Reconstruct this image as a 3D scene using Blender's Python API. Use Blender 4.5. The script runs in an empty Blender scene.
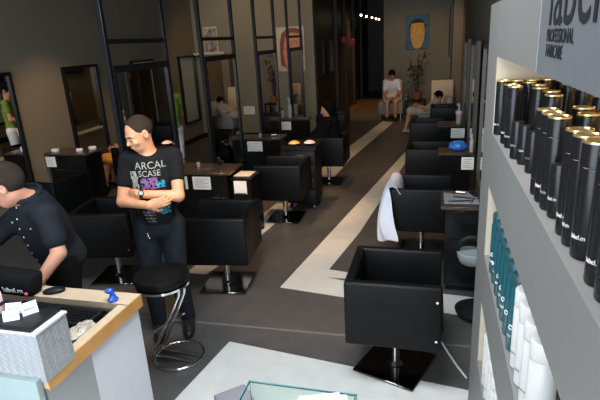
import bpy, bmesh, math, random
import numpy as np
from mathutils import Vector, Matrix, Euler
from mathutils.bvhtree import BVHTree
random.seed(7)
S = bpy.context.scene
COL = S.collection
# ------------------------------------------------------------------ camera
F_PX, PITCH, ROLL, YAW = 497.28, .310036, -.056463, -.27337
def camera():
    cp, sp = math.cos(PITCH), math.sin(PITCH)
    fw = Vector((math.sin(YAW)*cp, math.cos(YAW)*cp, -sp))
    rt = Vector((math.cos(YAW), -math.sin(YAW), 0))
    up = rt.cross(fw)
    rt2 = math.cos(ROLL)*rt + math.sin(ROLL)*up
    up2 = -math.sin(ROLL)*rt + math.cos(ROLL)*up
    cd = bpy.data.cameras.new('camera'); co = bpy.data.objects.new('camera', cd); COL.objects.link(co)
    cd.sensor_width = 36; cd.lens = F_PX/600*36; cd.clip_start = .05; cd.clip_end = 200
    m = Matrix.Identity(4)
    for i, v in enumerate((rt2, up2, -fw)):
        for j in range(3): m[j][i] = v[j]
    m.translation = Vector((0, 0, 2.15)); co.matrix_world = m
    S.camera = co
camera()
S.view_settings.view_transform = 'Standard'; S.view_settings.look = 'None'
S.view_settings.exposure = 1.25; S.view_settings.gamma = 1; S.view_settings.use_curve_mapping = False
# ------------------------------------------------------------------ light
W = bpy.data.worlds.new('daylight'); S.world = W; W.use_nodes = True
W.node_tree.nodes['Background'].inputs[0].default_value = (.72, .86, 1, 1)
W.node_tree.nodes['Background'].inputs[1].default_value = 1.2
def area(name, loc, rot, sx, sy, power, col):
    l = bpy.data.lights.new(name, 'AREA'); l.shape = 'RECTANGLE'; l.size = sx; l.size_y = sy; l.energy = power; l.color = col
    o = bpy.data.objects.new(name, l); COL.objects.link(o); o.location = loc; o.rotation_euler = rot; return o
def spot(name, loc, target, power, col, size=50, blend=.6, rad=.04):
    l = bpy.data.lights.new(name, 'SPOT'); l.energy = power; l.color = col; l.spot_size = math.radians(size); l.spot_blend = blend; l.shadow_soft_size = rad
    o = bpy.data.objects.new(name, l); COL.objects.link(o); o.location = loc
    o.rotation_euler = (Vector(target)-Vector(loc)).to_track_quat('-Z', 'Y').to_euler(); return o
WARM = (1, .62, .32)
area('shopfront_daylight', (-1.2, -1.55, 2.0), (math.radians(90), 0, 0), 4.6, 2.6, 85, (.86, .94, 1))
area('added_fill_light', (-.75, 1.55, 3.62), (0, 0, 0), 1.5, 1.1, 50, (.88, .95, 1))  # overhead fill, added to brighten the pale floor and desk
# ------------------------------------------------------------------ materials
def mat(name, col, rough=.5, metal=0, var=0, scale=8, bump=0, bscale=60, emit=None, es=0, trans=0, ior=1.45, coat=0, spec=None, stretch=None, alpha=None):
    m = bpy.data.materials.new(name); m.use_nodes = True
    nt = m.node_tree; b = nt.nodes['Principled BSDF']
    c = (*col, 1)
    b.inputs['Base Color'].default_value = c; b.inputs['Roughness'].default_value = rough; b.inputs['Metallic'].default_value = metal
    b.inputs['IOR'].default_value = ior
    if trans: b.inputs['Transmission Weight'].default_value = trans
    if coat: b.inputs['Coat Weight'].default_value = coat
    if spec is not None: b.inputs['Specular IOR Level'].default_value = spec
    if alpha is not None: b.inputs['Alpha'].default_value = alpha
    if emit: b.inputs['Emission Color'].default_value = (*emit, 1); b.inputs['Emission Strength'].default_value = es
    tc = nt.nodes.new('ShaderNodeTexCoord'); mp = nt.nodes.new('ShaderNodeMapping'); nt.links.new(tc.outputs['Object'], mp.inputs[0])
    if stretch: mp.inputs['Scale'].default_value = stretch
    if var:
        n = nt.nodes.new('ShaderNodeTexNoise'); n.inputs['Scale'].default_value = scale; n.inputs['Detail'].default_value = 4
        nt.links.new(mp.outputs[0], n.inputs['Vector'])
        r = nt.nodes.new('ShaderNodeValToRGB'); r.color_ramp.elements[0].position = .3; r.color_ramp.elements[1].position = .7
        r.color_ramp.elements[0].color = (*[max(0, x*(1-var)) for x in col], 1); r.color_ramp.elements[1].color = (*[min(1, x*(1+var)) for x in col], 1)
        nt.links.new(n.outputs['Fac'], r.inputs[0]); nt.links.new(r.outputs[0], b.inputs['Base Color'])
    if bump:
        n = nt.nodes.new('ShaderNodeTexNoise'); n.inputs['Scale'].default_value = bscale
        nt.links.new(mp.outputs[0], n.inputs['Vector'])
        bp = nt.nodes.new('ShaderNodeBump'); bp.inputs['Strength'].default_value = bump; bp.inputs['Distance'].default_value = .01
        nt.links.new(n.outputs['Fac'], bp.inputs['Height']); nt.links.new(bp.outputs[0], b.inputs['Normal'])
    return m
M = dict(
 wall=mat('warm_grey_paint', (.19, .165, .125), .75, var=.05, scale=1.5),
 wallb=mat('sage_grey_paint', (.22, .215, .165), .75, var=.05, scale=1.5),
 wallc=mat('dark_wood_panel', (.035, .027, .022), .5, var=.3, scale=3, stretch=(1, 1, .1)),
 ceil=mat('ceiling_paint', (.16, .15, .13), .8, var=.03),
 tile=mat('charcoal_floor_tile', (.085, .080, .078), .38, var=.12, scale=6, bump=.05, bscale=120),
 pale=mat('pale_floor_tile', (.62, .61, .58), .42, var=.05, scale=9, bump=.05, bscale=120),
 grout=mat('grey_grout', (.16, .15, .145), .6, var=.1),
 hallfloor=mat('brown_hall_floor', (.12, .065, .035), .35, var=.3, scale=5, stretch=(1, .2, 1)),
 leather=mat('black_leather', (.005, .005, .0055), .42, bump=.10, bscale=180, var=.1, spec=.2),
 chrome=mat('chrome', (.82, .83, .85), .07, 1, var=.02),
 darkchrome=mat('dark_chrome', (.16, .15, .145), .10, 1, var=.05),
 blackmetal=mat('black_satin_metal', (.018, .018, .02), .3, .6, var=.1),
 blackgloss=mat('black_gloss_laminate', (.007, .007, .007), .22, spec=.3, var=.15),
 brownlam=mat('brown_tabletop_laminate', (.065, .045, .034), .2, var=.25, scale=12),
 mirror=mat('mirror_glass', (.86, .88, .87), .015, 1, var=.01),
 card=mat('white_notice_card', (.88, .87, .84), .6, var=.06, scale=40),
 ink=mat('grey_ink', (.12, .12, .13), .7, var=.05),
 white=mat('white_lacquer', (.62, .62, .67), .32, var=.02),
 wood=mat('light_maple', (.48, .37, .255), .45, var=.06, scale=6, stretch=(1, 3, 1)),
 woodedge=mat('sunlit_maple_edge', (.50, .25, .075), .4, var=.15, scale=8),  # warm sunlight on the desk edge is put into this amber
 greymat=mat('grey_rubber_mat', (.30, .30, .31), .5, var=.1),
 greige=mat('greige_frame', (.085, .075, .062), .45, var=.1),
 silver=mat('brushed_steel', (.42, .43, .44), .32, .85, var=.08, scale=4),
 plate=mat('diamond_plate_aluminium', (.38, .39, .41), .42, .35, var=.05),
 glassy=mat('pale_back_painted_glass', (.30, .37, .37), .12, var=.03),
 glass=mat('clear_glass', (.93, 1, .98), .02, trans=1, ior=1.25, var=.005),
 glassedge=mat('teal_glass_edge', (.10, .27, .29), .15, var=.1, coat=.5),
 blackplastic=mat('black_plastic', (.009, .009, .010), .45, spec=.25, var=.1),
 paper=mat('white_paper', (.66, .67, .70), .7, var=.03),
 shelf=mat('grey_shelf_laminate', (.135, .130, .124), .5, var=.03, scale=3),
 shelfin=mat('cream_shelf_interior', (.42, .36, .27), .55, var=.04),
 signpanel=mat('grey_sign_acrylic', (.105, .11, .12), .35, var=.03),
 signink=mat('charcoal_sign_letters', (.012, .012, .014), .6, spec=.15, var=.1),
 canblack=mat('black_can', (.008, .008, .009), .27, var=.1, spec=.35),
 gold=mat('gold_can_base', (.85, .62, .28), .28, .9, var=.1),
 teal=mat('teal_bottle', (.006, .060, .075), .3, var=.15, coat=.3),
 tealdark=mat('dark_teal_cap', (.012, .05, .06), .35, var=.1),
 whitebot=mat('white_bottle', (.42, .405, .39), .35, var=.03),
 skin=mat('tan_skin', (.56, .27, .15), .5, var=.08, scale=14),
 skinb=mat('fair_skin', (.50, .24, .16), .5, var=.08, scale=14),
 hair=mat('black_hair', (.006, .005, .0045), .85, spec=.08, var=.3, bump=.4, bscale=250),
 stubble=mat('cropped_dark_hair', (.030, .022, .018), .9, spec=.1, var=.3, bump=.3, bscale=300),
 tee=mat('black_tshirt', (.008, .0085, .010), .9, spec=.15, var=.15, bump=.15, bscale=30),
 navy=mat('dark_navy_shirt', (.0105, .0125, .0175), .85, spec=.2, var=.15, bump=.2, bscale=25),
 olive=mat('olive_cotton', (.05, .055, .025), .85, var=.15),
 jeans=mat('dark_blue_denim', (.011, .0145, .021), .85, spec=.2, var=.3, scale=18, bump=.2, bscale=90),
 blackcloth=mat('black_cloth', (.006, .006, .0065), .9, spec=.1, var=.15),
 whitecloth=mat('white_cloth', (.70, .73, .84), .8, var=.03, bump=.15, bscale=18),
 creamcloth=mat('cream_cloth', (.62, .56, .44), .8, var=.06),
 greencloth=mat('leaf_green_cloth', (.14, .25, .035), .8, var=.1),
 orangecloth=mat('orange_cloth', (.75, .33, .04), .8, var=.1),
 greycloth=mat('grey_upholstery', (.30, .31, .28), .8, var=.1),
 shoe=mat('black_shoe', (.012, .012, .012), .4, var=.1),
 whiteprint=mat('off_white_print', (.27, .28, .25), .8, var=.35, scale=60),
 purple=mat('purple_print', (.16, .07, .22), .8, var=.4, scale=60),
 cyan=mat('cyan_print', (.02, .28, .42), .8, var=.4, scale=60),
 blue=mat('blue_plastic', (.03, .16, .55), .3, var=.2, scale=20),
 cobalt=mat('cobalt_glass', (.02, .08, .45), .12, var=.1, coat=.6),
 bluecanvas=mat('blue_painted_canvas', (.07, .16, .27), .7, var=.3, scale=8),
 yellowpaint=mat('yellow_ochre_paint', (.72, .45, .10), .7, var=.2, scale=8, stretch=(4, 1, 1)),
 darkpaint=mat('dark_brown_paint', (.03, .025, .03), .7, var=.3),
 leaf=mat('dark_green_leaf', (.03, .05, .02), .5, var=.3),
 stem=mat('brown_stem', (.08, .055, .03), .7, var=.2),
 terracotta=mat('terracotta', (.35, .13, .06), .7, var=.15),
 photo=mat('faded_photo_print', (.30, .26, .25), .5, var=.9, scale=9),
 photodark=mat('dark_photo_tone', (.03, .022, .022), .5, var=.4, scale=20),
 peach=mat('peach_poster_tone', (.62, .27, .17), .5, var=.25, scale=12),
 hairpeach=mat('brown_poster_tone', (.22, .06, .03), .5, var=.4, scale=30),
 posterwhite=mat('poster_white', (.55, .52, .44), .5, var=.05),
 yellowstuff=mat('amber_wax', (.80, .42, .12), .35, var=.3, scale=30),
 pinkstuff=mat('pink_plastic', (.80, .08, .22), .4, var=.1),
 palepink=mat('pale_pink_card', (.80, .55, .58), .5, var=.2, scale=30),
 bag=mat('crumpled_clear_bag', (.42, .37, .31), .25, var=.2, scale=25, bump=.5, bscale=40),
 pendant=mat('pendant_bulb', (1, .8, .5), .3, emit=(1, .72, .40), es=4, var=.01),
 panel=mat('added_fill_diffuser', (.9, .95, 1), .4, emit=(.88, .95, 1), es=2.5, var=.01),  # glowing face of the added fill panel
 red=mat('red_lamp', (.10, .004, .003), .4, emit=(1, .05, .02), es=.012, var=.01),
 sky=mat('pavement', (.5, .5, .5), .8, var=.1),
 clearbottle=mat('clear_bottle', (.75, .72, .70), .12, trans=.6, var=.05),
 gunmetal=mat('grey_tool_metal', (.25, .25, .26), .25, .9, var=.2),
 towelgrey=mat('grey_card_box', (.28, .25, .29), .7, var=.1),
 watch=mat('black_watch', (.02, .02, .02), .25, .5, var=.1),
)
# ------------------------------------------------------------------ object helpers
def V(*a): return Vector(a)
class MB:
    def __init__(s): s.b = bmesh.new(); s.m = Matrix.Identity(4)
    def xf(s, vs, m=None):
        mm = s.m @ m if m is not None else s.m
        bmesh.ops.transform(s.b, matrix=mm, verts=vs)
    def box(s, lo, hi, bev=0, seg=2, m=None):
        c = [(lo[i]+hi[i])/2 for i in range(3)]; d = [abs(hi[i]-lo[i]) for i in range(3)]
        r = bmesh.ops.create_cube(s.b, size=1); vs = r['verts']
        bmesh.ops.transform(s.b, matrix=Matrix.Translation(c) @ Matrix.Diagonal((*d, 1)), verts=vs)
        if bev:
            es = list({e for v in vs for e in v.link_edges})
            g = bmesh.ops.bevel(s.b, geom=es, offset=bev, segments=seg, affect='EDGES', profile=.5)
            vs = list({v for f in g['faces'] for v in f.verts} | {v for v in vs if v.is_valid})
        s.xf(vs, m); return s
    def cyl(s, p0, p1, r0, r1=None, n=20, m=None):
        p0, p1 = Vector(p0), Vector(p1); r1 = r0 if r1 is None else r1
        d = p1-p0
        g = bmesh.ops.create_cone(s.b, cap_ends=True, segments=n, radius1=r0, radius2=r1, depth=d.length)
        s.xf(g['verts'], (m if m is not None else Matrix.Identity(4)) @ Matrix.Translation((p0+p1)/2) @ d.to_track_quat('Z', 'Y').to_matrix().to_4x4()); return s
    def ball(s, c, r, n=16, m=None):
        if not hasattr(r, '__len__'): r = (r, r, r)
        g = bmesh.ops.create_uvsphere(s.b, u_segments=n, v_segments=max(6, n//2), radius=1)
        s.xf(g['verts'], (m if m is not None else Matrix.Identity(4)) @ Matrix.Translation(c) @ Matrix.Diagonal((*r, 1))); return s
    def lathe(s, prof, n=20, c=(0, 0, 0), m=None):
        rings = []; vs = []
        for r, z in prof:
            if r < 1e-6: v = s.b.verts.new((c[0], c[1], c[2]+z)); rings.append([v]); vs.append(v)
            else:
                rg = [s.b.verts.new((c[0]+r*math.cos(2*math.pi*i/n), c[1]+r*math.sin(2*math.pi*i/n), c[2]+z)) for i in range(n)]
                rings.append(rg); vs += rg
        for a, b in zip(rings, rings[1:]):
            for i in range(n):
                j = (i+1) % n
                f = [a[i % len(a)], a[j % len(a)], b[j % len(b)], b[i % len(b)]]
                f = list(dict.fromkeys(f))
                if len(f) > 2: s.b.faces.new(f)
        if len(rings[0]) > 1: s.b.faces.new(rings[0][::-1])
        if len(rings[-1]) > 1: s.b.faces.new(rings[-1])
        s.xf(vs, m); return s
    def tube(s, pts, r, n=8, closed=False, m=None):
        pts = [Vector(p) for p in pts]; N = len(pts); rings = []; vs = []; up = None
        for i, p in enumerate(pts):
            a = pts[(i-1) % N] if (i or closed) else p; b = pts[(i+1) % N] if (i < N-1 or closed) else p
            t = (b-a).normalized()
            if up is None: up = t.orthogonal().normalized()
            up = (up - t*up.dot(t)).normalized(); w = t.cross(up)
            rr = r[i] if hasattr(r, '__len__') else r
            rg = [s.b.verts.new(p + (up*math.cos(2*math.pi*k/n)+w*math.sin(2*math.pi*k/n))*rr) for k in range(n)]
            rings.append(rg); vs += rg
        rng = range(N) if closed else range(N-1)
        for i in rng:
            a, b = rings[i], rings[(i+1) % N]
            off = 0
            if closed and i == N-1:
                off = min(range(n), key=lambda k: (a[0].co-b[k].co).length)
            for k in range(n): s.b.faces.new([a[k], a[(k+1) % n], b[(k+1+off) % n], b[(k+off) % n]])
        if not closed: s.b.faces.new(rings[0][::-1]); s.b.faces.new(rings[-1])
        s.xf(vs, m); return s
    def prism(s, poly, z0, z1, m=None):
        a = [s.b.verts.new((x, y, z0)) for x, y in poly]; b = [s.b.verts.new((x, y, z1)) for x, y in poly]
        n = len(poly)
        s.b.faces.new(a[::-1]); s.b.faces.new(b)
        for i in range(n): s.b.faces.new([a[i], a[(i+1) % n], b[(i+1) % n], b[i]])
        s.xf(a+b, m); return s
    def quad(s, pts):
        s.b.faces.new([s.b.verts.new(p) for p in pts]); return s
    def build(s, name, m, parent=None, smooth=True, loc=None):
        bmesh.ops.recalc_face_normals(s.b, faces=s.b.faces)
        me = bpy.data.meshes.new(name); s.b.to_mesh(me); s.b.free()
        return link(name, me, m, parent, smooth)
def link(name, me, m, parent=None, smooth=True):
    me.materials.clear(); me.materials.append(M[m] if isinstance(m, str) else m)
    o = bpy.data.objects.new(name, me); COL.objects.link(o)
    if smooth and len(me.polygons):
        me.polygons.foreach_set('use_smooth', [True]*len(me.polygons))
        try: me.set_sharp_from_angle(angle=math.radians(38))
        except Exception: pass
    if parent is not None: o.parent = parent
    return o
def tag(o, label, cat, group=None):
    o['label'] = label; o['category'] = cat
    if group: o['group'] = group
    return o
def thing(name, label, cat, loc=(0, 0, 0), rz=0, group=None):
    o = bpy.data.objects.new(name, None); COL.objects.link(o); o.empty_display_size = .1
    o.location = loc; o.rotation_euler = (0, 0, rz); return tag(o, label, cat, group)
def struct(o): o['kind'] = 'structure'; return o
def dup(root, loc=None, rz=None, label=None, group=None, rot=None):
    def cp(o, par):
        c = o.copy(); COL.objects.link(c); c.parent = par
        for ch in [x for x in bpy.data.objects if x.parent == o]: cp(ch, c)
        return c
    c = cp(root, None)
    if loc is not None: c.location = loc
    if rz is not None: c.rotation_euler = (0, 0, rz)
    if label: c['label'] = label
    if group: c['group'] = group
    return c
def text_me(txt, size, ext=.0006, sx=1):
    cu = bpy.data.curves.new('t', 'FONT'); cu.body = txt; cu.size = size; cu.extrude = ext; cu.resolution_u = 3
    o = bpy.data.objects.new('t', cu); COL.objects.link(o)
    bpy.context.view_layer.update()
    dg = bpy.context.evaluated_depsgraph_get()
    me = bpy.data.meshes.new_from_object(o.evaluated_get(dg)); me.transform(Matrix.Diagonal((sx, 1, 1, 1)))
    bpy.data.objects.remove(o); bpy.data.curves.remove(cu); return me
def frame_m(o, x, y, z):      # matrix with the given axes
    m = Matrix.Identity(4)
    for i, v in enumerate((x, y, z)):
        for j in range(3): m[j][i] = v[j]
    m.translation = Vector(o); return m
# ------------------------------------------------------------------ figures: signed distance fields meshed by surface nets
class SDF:
    def __init__(s, res): s.p = []; s.res = res
    def cap(s, a, b, ra, rb=None, k=.02, op='u'): s.p.append(('c', np.array(a, float), np.array(b, float), ra, ra if rb is None else rb, k, op)); return s
    def ell(s, c, R, r, k=.02, op='u'):
        R = np.array(R, float) if R is not None else np.eye(3)
        s.p.append(('e', np.array(c, float), R, np.array(r, float), None, k, op)); return s
    def plane(s, pt, n, k=.004): s.p.append(('p', np.array(pt, float), np.array(n, float)/np.linalg.norm(n), 0, 0, k, 'i')); return s
    def bounds(s, p):
        if p[0] == 'c': r = max(p[3], p[4]); return np.minimum(p[1], p[2])-r, np.maximum(p[1], p[2])+r
        r = p[3].max(); return p[1]-r, p[1]+r
    def mesh(s, name):
        bs = [s.bounds(p) for p in s.p if p[6] == 'u']; h = s.res
        lo = np.min([b[0] for b in bs], 0)-3*h; hi = np.max([b[1] for b in bs], 0)+3*h
        n = np.ceil((hi-lo)/h).astype(int)+1
        F = np.full(n, .2, np.float32)
        ax = [lo[i]+h*np.arange(n[i]) for i in range(3)]
        for p in s.p:
            kind, k, op = p[0], p[5], p[6]
            if kind == 'p':
                d = sum((ax[i]-p[1][i]).reshape([-1 if j == i else 1 for j in range(3)])*p[2][i] for i in range(3))
                F = np.maximum(F, d.astype(np.float32)); continue
            b0, b1 = s.bounds(p); mg = k+.06
            i0 = np.clip(np.floor((b0-mg-lo)/h).astype(int), 0, n-1); i1 = np.clip(np.ceil((b1+mg-lo)/h).astype(int)+1, 1, n)
            if np.any(i1 <= i0): continue
            X, Y, Z = np.meshgrid(*[ax[i][i0[i]:i1[i]] for i in range(3)], indexing='ij')
            P = np.stack([X, Y, Z], -1)
            if kind == 'c':
                a, b = p[1], p[2]; ab = b-a; L = max(ab@ab, 1e-9)
                t = np.clip(((P-a)@ab)/L, 0, 1)
                d = np.linalg.norm(P-a-t[..., None]*ab, axis=-1)-(p[3]+(p[4]-p[3])*t)
            else:
                q = (P-p[1])@p[2].T; r = p[3]
                k0 = np.linalg.norm(q/r, axis=-1); k1 = np.linalg.norm(q/(r*r), axis=-1)+1e-9
                d = k0*(k0-1)/k1
            sl = tuple(slice(i0[i], i1[i]) for i in range(3)); A = F[sl]
            if op == 'u':
                hh = np.clip(.5+.5*(A-d)/k, 0, 1); F[sl] = A*(1-hh)+d*hh-k*hh*(1-hh)
            elif op == 's':
                d = -d; hh = np.clip(.5-.5*(A-d)/k, 0, 1); F[sl] = A*(1-hh)+d*hh+k*hh*(1-hh)
        return nets(F, lo, h, name)
def nets(F, lo, h, name):
    s = F < 0; n = np.array(F.shape)
    c = np.zeros(n-1, np.int8)
    for dx in (0, 1):
        for dy in (0, 1):
            for dz in (0, 1): c += s[dx:n[0]-1+dx, dy:n[1]-1+dy, dz:n[2]-1+dz]
    idx = np.argwhere((c > 0) & (c < 8)); ids = -np.ones(n-1, np.int64); ids[tuple(idx.T)] = np.arange(len(idx))
    acc = np.zeros((len(idx), 3)); cnt = np.zeros(len(idx))
    cor = [(a, b, d) for a in (0, 1) for b in (0, 1) for d in (0, 1)]
    for u in cor:
        for v in cor:
            if sum(abs(x-y) for x, y in zip(u, v)) == 1 and u < v:
                fu = F[tuple((idx+u).T)]; fv = F[tuple((idx+v).T)]; m = (fu < 0) != (fv < 0)
                t = np.where(m, fu/np.where(m, fu-fv, 1), 0)
                p = np.array(u)+t[:, None]*(np.array(v)-np.array(u))
                acc[m] += p[m]; cnt[m] += 1
    vs = lo+h*(idx+acc/cnt[:, None])
    quads = []
    for a in range(3):
        b, d = (a+1) % 3, (a+2) % 3
        sh = [slice(None)]*3; sh2 = list(sh); sh[a] = slice(0, n[a]-1); sh2[a] = slice(1, n[a])
        A = s[tuple(sh)]; B = s[tuple(sh2)]; e = np.argwhere(A != B)
        e = e[(e[:, b] > 0) & (e[:, d] > 0) & (e[:, b] < n[b]-1) & (e[:, d] < n[d]-1)]
        if not len(e): continue
        fl = A[tuple(e.T)]
        def cell(ob, od):
            q = e.copy(); q[:, b] -= ob; q[:, d] -= od; return ids[tuple(q.T)]
        Q = np.stack([cell(1, 1), cell(0, 1), cell(0, 0), cell(1, 0)], 1)
        Q[~fl] = Q[~fl][:, ::-1]; quads.append(Q)
    Q = np.concatenate(quads)
    me = bpy.data.meshes.new(name); me.from_pydata(vs.tolist(), [], Q.tolist()); me.update(); return me
def nrm(v): v = np.array(v, float); return v/np.linalg.norm(v)
def frame3(f, u):
    f = nrm(f); r = nrm(np.cross(f, u)); u = np.cross(r, f); return r, f, u       # right, forward, up
def add_head(B, c, hf, hu, s=1.0, fine=True):
    r, f, u = frame3(hf, hu); R = np.array([r, f, u]); c = np.array(c, float)
    P = lambda x, y, z: c+s*(x*r+y*f+z*u)
    B.ell(P(0, -.012, .030), R, np.array((.076, .096, .088))*s, k=.02)
    B.ell(P(0, .022, -.030), R, np.array((.060, .070, .085))*s, k=.035)
    B.ell(P(0, .048, -.085), R, np.array((.032, .030, .026))*s, k=.03)
    if fine:
        B.ell(P(0, .078, .012), R, np.array((.055, .018, .012))*s, k=.015)
        for e in (-1, 1):
            B.ell(P(e*.030, .095, -.008), R, np.array((.017, .012, .011))*s, k=.012, op='s')
            B.ell(P(e*.030, .080, -.009), R, np.array((.014, .011, .011))*s, k=.004)
            B.ell(P(e*.038, .068, -.035), R, np.array((.022, .020, .018))*s, k=.02)
        B.cap(P(0, .090, .000), P(0, .108, -.034), .008*s, .012*s, k=.012)
        for e in (-1, 1): B.cap(P(e*.010, .096, -.038), P(e*.011, .090, -.040), .007*s, k=.006)
        B.cap(P(-.018, .088, -.062), P(.018, .088, -.062), .006*s, k=.006)
        B.cap(P(-.015, .086, -.072), P(.015, .086, -.072), .007*s, k=.006)
    for e in (-1, 1):
        B.ell(P(e*.080, -.008, -.008), R, np.array((.010, .020, .032))*s, k=.006)
        if fine: B.ell(P(e*.087, -.004, -.004), R, np.array((.006, .011, .018))*s, k=.006, op='s')
def add_hand(B, w, d, nml, side=1, curl=.5, s=1.0):
    # w wrist, d pointing direction, nml palm-facing direction, side which lateral side the thumb leaves
    d = nrm(d); nml = nrm(np.array(nml)-d*np.dot(nml, d)); lat = np.cross(d, nml)*side; w = np.array(w, float)
    R = np.array([lat, d, nml])
    B.ell(w+d*.045*s, R, np.array((.040, .055, .017))*s, k=.02)
    for i, (o, L) in enumerate(((.028, .072), (.010, .080), (-.009, .075), (-.027, .058))):
        a = w+d*(.085-.004*abs(i-1))*s+lat*o*s; t = 0; L *= s
        for j, fr in enumerate((.42, .33, .25)):
            t += curl*(.5, .8, .6)[j]
            dd = d*math.cos(t)+nml*math.sin(t); b = a+dd*L*fr
            B.cap(a, b, (.0092-.0008*j)*s, (.0086-.0008*j)*s, k=.004); a = b
    a = w+d*.022*s+lat*.030*s; b = a+(lat*.7+d*.7+nml*.3)*.035*s; c = b+(lat*.2+d*.85+nml*.5)*.030*s
    B.cap(a, b, .013*s, .011*s, k=.01); B.cap(b, c, .0105*s, .009*s, k=.004)
def add_foot(B, ank, fd, s=1.0, r=.0, k=.02):
    ank = np.array(ank, float); fd = nrm((fd[0], fd[1], fd[2] if len(fd) > 2 else 0)); dn = np.array((0, 0, -1.))
    heel = ank+dn*.045-fd*.03; ball_ = ank+dn*.055+fd*.12; toe = ank+dn*.062+fd*.17
    B.cap(ank, heel, (.036+r)*s, (.034+r)*s, k=k); B.cap(ank+dn*.02, ball_, (.036+r)*s, (.030+r)*s, k=k); B.cap(ball_, toe, (.032+r)*s, (.022+r)*s, k=k)
def torso(B, J, off=0, k=.05, hip=True, top=True, belly=0, wide=1.0):
    pel = (J['hipR']+J['hipL'])/2; nk = J['neck']; u = nrm(nk-pel); r = J['shR']-J['shL']; W = np.linalg.norm(r); r = nrm(r-u*(r@u)); f = np.cross(u, r); R = np.array([r, f, u]); L = np.linalg.norm(nk-pel)
    q = lambda x, y, z: pel+x*r+y*f+z*L*u
    o = off
    if hip: B.ell(q(0, 0, .02), R, (.165*wide+o, .115+o, .13+o), k=k)
    B.ell(q(0, .005+belly, .28), R, (.142*wide+o, .105+o+belly, .17+o), k=k)
    if top:
        B.ell(q(0, .005, .60), R, (.165*wide+o, .115+o, .19+o), k=k)
        B.cap(q(0, -.01, .88), J['shR']-r*.02, .060+o, .050+o, k=k); B.cap(q(0, -.01, .88), J['shL']+r*.02, .060+o, .050+o, k=k)
    return q, r, f, u
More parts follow.
